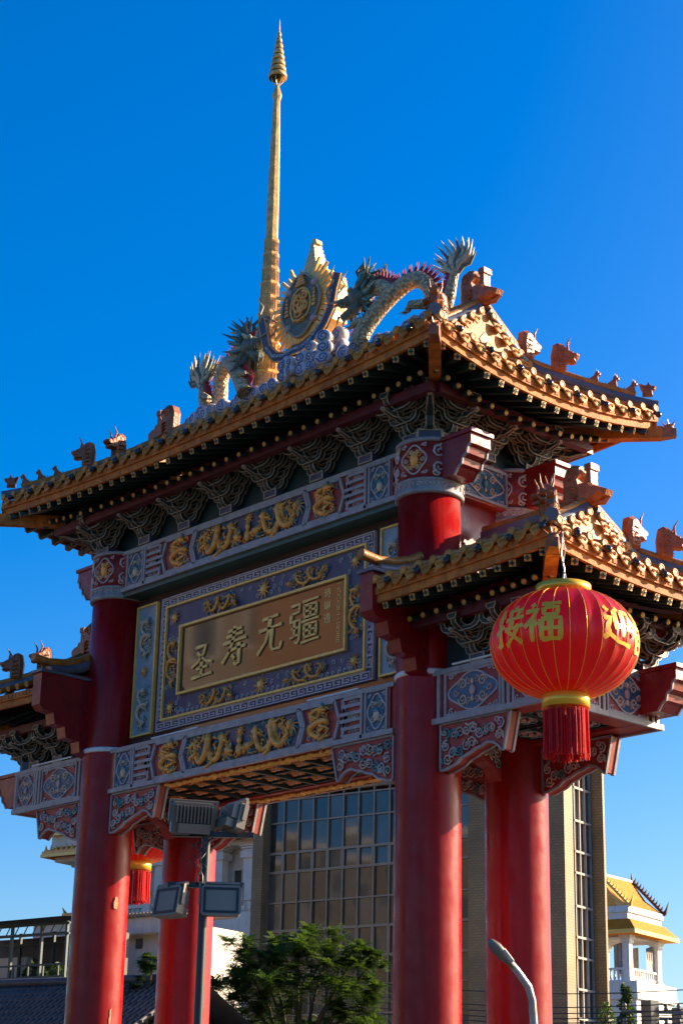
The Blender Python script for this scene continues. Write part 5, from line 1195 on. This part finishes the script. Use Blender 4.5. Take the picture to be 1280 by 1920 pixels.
gx = -1.85; k = MB(); k.add([(gx - 1.75, .15, 14.62), (gx, .15, 16.35), (gx + 1.75, .15, 14.62), (gx - 1.75, 4.2, 14.62), (gx, 4.2, 16.45), (gx + 1.75, 4.2, 14.62), (gx - .8, .15, 15.3), (gx + .8, .15, 15.3), (gx - .8, 4.2, 15.35), (gx + .8, 4.2, 15.35)], [(1, 7, 9, 4), (7, 2, 5, 9), (6, 1, 4, 8), (0, 6, 8, 3)], 0); k.build('gable_roof', ['roof_thai'], PV)
k = MB(); k.tube([(gx, .1, 16.38), (gx, 4.2, 16.46)], .10, 8); k.build('ridge', ['white'], PV)
k = MB(); k.prism([(gx - 1.65, 14.62), (gx + 1.65, 14.62), (gx, 16.1)], .28, .36, 0)
for i in range(60): scroll(k, gx + random.uniform(-.9, .9) * (1 - i / 90), 14.72 + i / 60 * 1.1, .12, 1.2, i, 1, .03, 0, .26)
k.build('pediment', ['gold_bright'], PV)
for y, mt in ((.12, 'gold_bright'), (4.26, 'barge_shade')):  # rear trim carries its shade in the colour, front trim stays gold
    for s_ in (-1, 1):
        q = MB(); q.beam((gx, y, 16.5), (gx + s_ * 1.85, y, 14.6), .14, .2, 0, (0, 1, 0))
        for i in range(12): t = (i + .5) / 12; p = Vector((gx + s_ * 1.85 * t, y, 16.5 - 1.9 * t)); q.cone(p + Vector((s_ * .06, 0, .06)), p + Vector((s_ * .16, 0, .26)), .07, 4)
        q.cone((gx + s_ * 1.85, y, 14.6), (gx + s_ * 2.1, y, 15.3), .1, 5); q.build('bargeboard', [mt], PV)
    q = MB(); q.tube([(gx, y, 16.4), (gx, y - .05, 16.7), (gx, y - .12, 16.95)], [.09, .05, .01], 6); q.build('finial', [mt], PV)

# ---- temple hall on the left
TM = bgroot('temple_hall', -69.57, 52.87, 'white temple hall with gilded eaves behind the left columns', 'temple')
k = MB(); k.box(-10.9, 9, .3, 20, 0, 24); k.box(-1.5, 9, -.6, .6, 0, 21.0); k.build('wall', ['white_wall'], TM)
for z0, z1, o_, mt in ((20.6, 21.3, 1.5, 'white_wall'), (19.7, 20.0, 1.2, 'white_wall'), (21.3, 21.6, 1.9, 'gold_bright')):
    q = MB(); q.box(-10.4 - o_ * .3, 9 + o_, -.6 - o_, .3, z0, z1); q.box(-10.9 - o_ * .3, -10.89, .31, 8, z0, z1); q.build('cornice', [mt], TM)
k = MB(); k.add([(-11.2, -2.6, 20.3), (11, -2.6, 20.3), (11, -2.6, 20.0), (-11.2, -2.6, 20.0), (-10.0, -.4, 21.2), (9, -.4, 21.2), (-11.2, 8, 20.3), (-11.2, 8, 20.0), (-10.0, 8, 21.2)], [(3, 2, 1, 0), (0, 1, 5, 4), (6, 0, 4, 8), (7, 3, 0, 6)], 0); k.build('gilded_eave', ['gold'], TM)
k = MB(); k.box(-11.25, 11, -2.66, -2.61, 19.92, 20.12); k.box(-11.25, -11.2, -2.6, 8, 19.92, 20.12); k.build('gold_edge', ['gold_bright'], TM)
for x in (-5, -2, .2, 2.6, 4.9):
    q = MB(); yb = -1.4; q.box(x - .35, x + .35, yb - .3, yb + .3, 14, 19.2); q.box(x - .5, x + .5, yb - .45, yb + .45, 18.9, 19.3); q.box(x - .45, x + .45, yb - .4, yb + .4, 14, 14.7)
    for i in range(3): q.box(x - .4 - .08 * i, x + .4 + .08 * i, yb - .36 - .08 * i, yb + .36 + .08 * i, 19.3 + .14 * i, 19.42 + .14 * i)
    q.build('column', ['white_wall'], TM)
for x in (-9.4, -6.5, -3.5, 1.4, 3.7):
    q = MB(); yb = .58 if x < -1.5 else -.62; q.box(x - .6, x + .6, yb - .03, yb, 15.6, 18.4, 0); rect_frame(q, x - .7, x + .7, 15.5, 18.5, .12, yb - .10, yb - .02, 1); q.box(x - .03, x + .03, yb - .07, yb - .03, 15.6, 18.4, 1); q.build('window', ['glass', 'white_wall'], TM)
rl = MB(); rl.box(-5, 9, -3.1, -2.8, 16.15, 16.35); rl.box(-5, 9, -3.1, -2.8, 15.3, 15.5); rl.box(-5, 9, -3.2, 0, 13, 15.3); ro_ = rl.build('balustrade', ['white_wall'], TM)
for i in range(33): q = MB(); q.lathe([(.08, 15.5), (.12, 15.75), (.07, 16.0), (.1, 16.15)], 6, c=(-4.9 + i * .42, -2.95)); q.build('baluster', ['white_wall'], ro_)
for x in (-4.9, -1.6, 1.0): q = MB(); q.box(x - .3, x + .3, -3.25, -2.65, 15.3, 16.7); q.cone((x, -2.95, 16.7), (x, -2.95, 17.3), .25, 8, 1); q.build('balustrade_post', ['white_wall', 'gold'], TM)
for i in range(3): q = MB(); q.box(-11.2 - .15 * i, -10.6, .0, 1.5, 15.4 + .5 * i, 15.7 + .5 * i); q.cone((-11.1 - .15 * i, .2, 15.7 + .5 * i), (-11.3 - .15 * i, .1, 16.1 + .5 * i), .14, 5); q.build('gilded_corner_bracket', ['gold'], TM)
for i in range(30): q = MB(); q.cone((-10.9 + i * .45, -2.5, 20.3), (-10.9 + i * .45, -2.55, 20.7), .14, 5); q.build('eave_antefix', ['gold'], TM)

# ---- low buildings lower left
SH = bgroot('white_shed', -30.3, 15.5, 'low white building with corrugated roof edge behind the left columns', 'building')
Lx = lambda px: (px - 75) * .0178
k = MB(); k.box(0, Lx(455), .25, 2, 0, 8.45); k.build('wall', ['white_wall'], SH)
k = MB(); k.box(-.15, Lx(452), -.2, .2, 8.3, 8.83); k.build('fascia_board', ['white_wall'], SH)
k = MB()
for i in range(46): k.tube([(-.2 + i * .145, -.35, 8.86), (-.2 + i * .145, 2.0, 8.96)], .075, 6)
k.build('corrugated_roof', ['grey_metal'], SH)
k = MB(); k.box(3.9, 4.15, .2, .26, 7.9, 8.2, 0); k.box(6.4, 6.62, .2, .26, 7.4, 8.1, 0); k.build('vent', ['shutter'], SH)
CN = bgroot('roof_terrace', -26.4, 12.1, 'green steel terrace canopy at the lower left edge', 'canopy')
k = MB()
for x in (-1.6, -.2, 1.0, 2.0):
    for y in (0, 1.8): k.box(x - .04, x + .04, y - .04, y + .04, 0, 8.2)
for z in (8.15, 7.85):
    for y in (0, 1.8): k.box(-3, 2.1, y - .03, y + .03, z - .03, z + .03)
for i in range(14): k.beam((-3 + i * .36, 0, 7.85), (-2.82 + i * .36, 0, 8.15), .025, .025)
k.build('steel_frame', ['frame_green'], CN)
k = MB(); k.add([(-3.2, -.5, 8.22), (2.2, -.5, 8.28), (2.2, 2.6, 8.6), (-3.2, 2.6, 8.55)], [(0, 1, 2, 3)]); k.add([(-3.2, -.5, 8.19), (2.2, -.5, 8.25), (2.2, 2.6, 8.57), (-3.2, 2.6, 8.52)], [(3, 2, 1, 0)]); k.build('canopy_sheet', ['slate'], CN)
k = MB(); k.box(-3.4, 2.3, 2.2, 2.4, 0, 8.1); k.build('back_wall', ['slate'], CN)
k = MB(); k.box(-3.0, -1.4, 1.9, 2.19, 6.5, 7.5); k.build('laundry_sheet', ['white_wall'], CN)
k = MB(); k.box(-3.2, 2.1, -.1, -.05, 6.95, 7.0); k.box(-3.2, 2.1, -.1, -.05, 6.6, 6.65); k.box(-3.2, 2.1, -.2, 2.6, 6.3, 6.5)
for i in range(9): k.box(-3 + i * .6, -2.96 + i * .6, -.1, -.06, 6.5, 7.0)
k.build('railing', ['frame_green'], CN)
def leafball(k, c, rx, ry, rz, n, sz, rg, mi=0):
    for i in range(n):
        a = rg.uniform(0, 6.283); ct = rg.uniform(-1, 1); rr = rg.uniform(.55, 1.0) ** .5; st = math.sqrt(1 - ct * ct)
        p = Vector((c[0] + rx * rr * st * math.cos(a), c[1] + ry * rr * st * math.sin(a), c[2] + rz * rr * ct))
        u = Vector((rg.gauss(0, 1), rg.gauss(0, 1), rg.gauss(0, .6))).normalized(); v = u.cross(Vector((rg.gauss(0, 1), rg.gauss(0, 1), rg.gauss(0, 1)))).normalized(); s_ = sz * rg.uniform(.6, 1.3)
        k.add([p - u * s_, p + v * s_ * .42, p + u * s_, p - v * s_ * .42], [(0, 1, 2, 3)], mi if rg.random() < .7 else 1)
k = MB(); rg = random.Random(12)
for (x, y, z) in ((-2.6, .4, 7.1), (-1.9, .6, 6.8), (.4, .5, 6.75), (1.2, .6, 6.7)): leafball(k, (x, y, z), .45, .4, .4, 260, .09, rg)
k.build('potted_greenery', ['leaf', 'leaf_dark'], CN)
TR = bgroot('tiled_roof_house', -19.0, 6.4, 'house with dark grey tiled roof at the lower left corner', 'house')
k = MB(); k.box(-3, 4.4, .6, 6, 0, 4.4); k.build('wall', ['white_wall'], TR)
k = MB(); k.add([(-4, -.6, 3.9), (4.6, -.6, 3.9), (4.6, 3.0, 5.85), (-4, 3.0, 5.95), (-4, 7, 4), (4.6, 7, 4)], [(0, 1, 2, 3), (3, 2, 5, 4)], 0); rf_ = k.build('roof', ['slate'], TR)
for i in range(44):
    x = -3.9 + i * .195; q = MB(); q.tube([(x, -.62, 3.93), (x, 3.0, 5.9)], .05, 5); q.build('tile_row', ['slate'], rf_)
for j in range(11): q = MB(); t = (j + .3) / 11; q.beam((-4, -.6 + 3.6 * t, 3.97 + 1.95 * t), (4.6, -.6 + 3.6 * t, 3.95 + 1.95 * t), .04, .05); q.build('tile_course', ['slate'], rf_)
k = MB(); k.tube([(-4, 3.0, 6.0), (4.6, 3.0, 5.92)], .12, 8); k.build('roof_ridge', ['slate'], TR)

# ---- building across the street, mirrored in the glass and the polished plaque
AC = tag(empty('beige_apartment_block', (-52, -46, 0)), 'sunlit beige apartment block mirrored in the office glass panes', 'building')
k = MB(); k.box(-40, 20, -10, 12, 0, 27); k.build('wall', ['beige'], AC)
k = MB(); k.box(16.5, 24, 12.6, 16, 0, 33); k.build('side_block', ['terracotta'], AC)
k = MB(); k.box(-40.3, 20.3, -10.3, 12.3, 27, 27.5); k.build('parapet', ['white_wall'], AC)
for i in range(14):
    for j in range(7):
        q = MB(); q.box(-38 + i * 4.1, -36 + i * 4.1, 12.0, 12.03, 2.5 + j * 3.5, 4.6 + j * 3.5, 0); rect_frame(q, -38.1 + i * 4.1, -35.9 + i * 4.1, 2.4 + j * 3.5, 4.7 + j * 3.5, .1, 12.0, 12.12, 1); q.build('window', ['shutter', 'white_wall'], AC)

# ---- trees
def tree(name, label, base, h_tr, clumps, seed, leaf=.13, dens=1.0):
    o = tag(empty(name, base), label, 'tree'); rg = random.Random(seed)
    k = MB(); k.tube([(0, 0, 0), (.05, .03, h_tr * .5), (0, 0, h_tr)], [.2, .15, .1], 8)
    for c in clumps: k.tube([(0, 0, h_tr * rg.uniform(.55, .95)), (c[0] * .5, c[1] * .5, (h_tr + c[2]) / 2), (c[0], c[1], c[2])], [.07, .045, .015], 5)
    k.build('trunk', ['bark'], o)
    k = MB()
    for c in clumps:
        r_ = c[3]
        for s_ in range(9):
            q = Vector((c[0] + rg.gauss(0, .5) * r_, c[1] + rg.gauss(0, .5) * r_, c[2] + rg.gauss(0, .42) * r_))
            for w_ in range(int(42 * dens)):
                a = rg.uniform(0, 6.28); el = rg.uniform(-.5, 1.0); dr = Vector((math.cos(a) * math.cos(el), math.sin(a) * math.cos(el), math.sin(el))); ln = rg.uniform(.3, .75) * r_ * 1.1; mi = 0 if rg.random() < .6 else 1
                sd = dr.cross(Vector((0, 0, 1))).normalized(); nl = 7
                for j in range(nl):
                    t = (j + 1) / nl; p = q + dr * ln * t + Vector((0, 0, -.35 * ln * t * t))
                    for s2 in (-1, 1):
                        u = (sd * s2 + dr * .55 + Vector((0, 0, rg.uniform(-.35, .15)))).normalized(); v = u.cross(dr).normalized().cross(u); s_l = leaf * rg.uniform(.7, 1.15) * (1.1 - .35 * t)
                        k.add([p, p + u * s_l * .5 + v * s_l * .2, p + u * s_l, p + u * s_l * .5 - v * s_l * .2], [(0, 1, 2, 3)], mi)
    k.build('crown', ['leaf', 'leaf_dark'], o)
    return o
tb = ray(560, 1850, 48); rg = random.Random(8); rv = Vector((_r.x, _r.y, 0)).normalized(); dvh = Vector((_d.x, _d.y, 0)).normalized()
def cl(px, py, r_, dd=0): p = ray(px, py, 48) + dvh * dd; return (p.x - tb.x, p.y - tb.y, p.z, r_)
tree('broadleaf_tree', 'bushy green tree in front of the glass facade', (tb.x, tb.y, 0), 4.2,
     [cl(455, 1800, .62), (cl(500, 1775, .6, .5)), cl(560, 1768, .62), cl(615, 1780, .6, .4), cl(665, 1790, .5), cl(700, 1800, .3), cl(440, 1850, .6), cl(500, 1840, .75, -.6), cl(570, 1835, .8, -.7), cl(640, 1835, .75, -.4), cl(690, 1870, .5),
      cl(430, 1905, .6), cl(490, 1905, .8, -.5), cl(560, 1905, .9, -.8), cl(630, 1905, .8, -.5), cl(680, 1925, .6), cl(560, 1960, 1.0), cl(480, 1965, .9), cl(640, 1970, .9)], 3, .115)
t2 = ray(275, 1850, 46)
def cl2(px, py, r_): p = ray(px, py, 46); return (p.x - t2.x, p.y - t2.y, p.z, r_)
tree('small_tree', 'dark little tree between the two left columns', (t2.x, t2.y, 0), 4.0, [cl2(285, 1815, .28), cl2(272, 1850, .3), cl2(290, 1880, .35), cl2(280, 1915, .4)], 4, .09, .6)
t3 = ray(1175, 1920, 70)
o = tag(empty('conical_tree', (t3.x, t3.y, 0)), 'narrow conical green tree before the white pavilion', 'tree'); k = MB(); k.tube([(0, 0, 0), (0, 0, 7.5)], [.15, .03], 6); k.build('trunk', ['bark'], o)
k = MB(); rg = random.Random(6); zt3 = ray(1175, 1853, 70).z
for i in range(46): t = i / 45; z = 3.0 + (zt3 - 3.0) * t; r_ = (.06 + .62 * (1 - t) ** .7); leafball(k, (rg.gauss(0, .06), rg.gauss(0, .06), z), r_, r_, .22, 70, .11, rg)
k.build('crown', ['leaf', 'leaf_dark'], o)
t4 = ray(1135, 1905, 68); o = tag(empty('small_shrub', (t4.x, t4.y, 0)), 'small light green shrub at the foot of the brick pier', 'shrub'); k = MB(); k.tube([(0, 0, 0), (0, 0, t4.z)], [.08, .04], 6); k.build('stem', ['bark'], o); k = MB(); leafball(k, (0, 0, t4.z - .1), .35, .35, .6, 420, .09, rg); k.build('foliage', ['leaf', 'leaf_dark'], o)

# ---- utility poles and wires on the right
def upole(px, py, D, label):
    p = ray(px, py, D); o = tag(empty('utility_pole', (p.x, p.y, 0)), label, 'utility pole'); k = MB(); k.box(-.2, .2, -.2, .2, 0, p.z); k.build('post', ['shutter'], o)
    for i in range(3):
        q = MB(); z = p.z - .35 - .45 * i; q.beam(rv * -.9 + Vector((0, 0, z)), rv * 1.4 + Vector((0, 0, z)), .09, .1)
        for s_ in (-.8, .5, .9, 1.3): q.lathe([(.05, z + .05), (.08, z + .1), (.05, z + .16), (.08, z + .2), (.04, z + .26)], 8, c=(rv.x * s_, rv.y * s_))
        q.build('crossarm', ['grey_metal'], o)
    return o
upole(1217, 1876, 58, 'dark utility pole with crossarms before the white pavilion wall')
upole(1274, 1890, 60, 'dark utility pole at the lower right edge of the picture')
for i, (y0, y1) in enumerate(((1846, 1853), (1872, 1878), (1882, 1890), (1893, 1899), (1903, 1906), (1912, 1914), (1920, 1918))):
    a = ray(700, y0 - 4, 57); b = ray(1330, y1, 57); k = MB(); k.tube([a.lerp(b, t / 12) - Vector((0, 0, .25 * math.sin(math.pi * t / 12))) for t in range(13)], .016, 4)
    tag(k.build('overhead_wire', ['black']), ('topmost', 'second from the top', 'third from the top', 'fourth from the top', 'third from the bottom', 'second from the bottom', 'lowest')[i] + ' of the thin black wires strung before the brick office block', 'wire', 'overhead wires')

bpy.data.objects.remove(_fo, do_unlink=True)
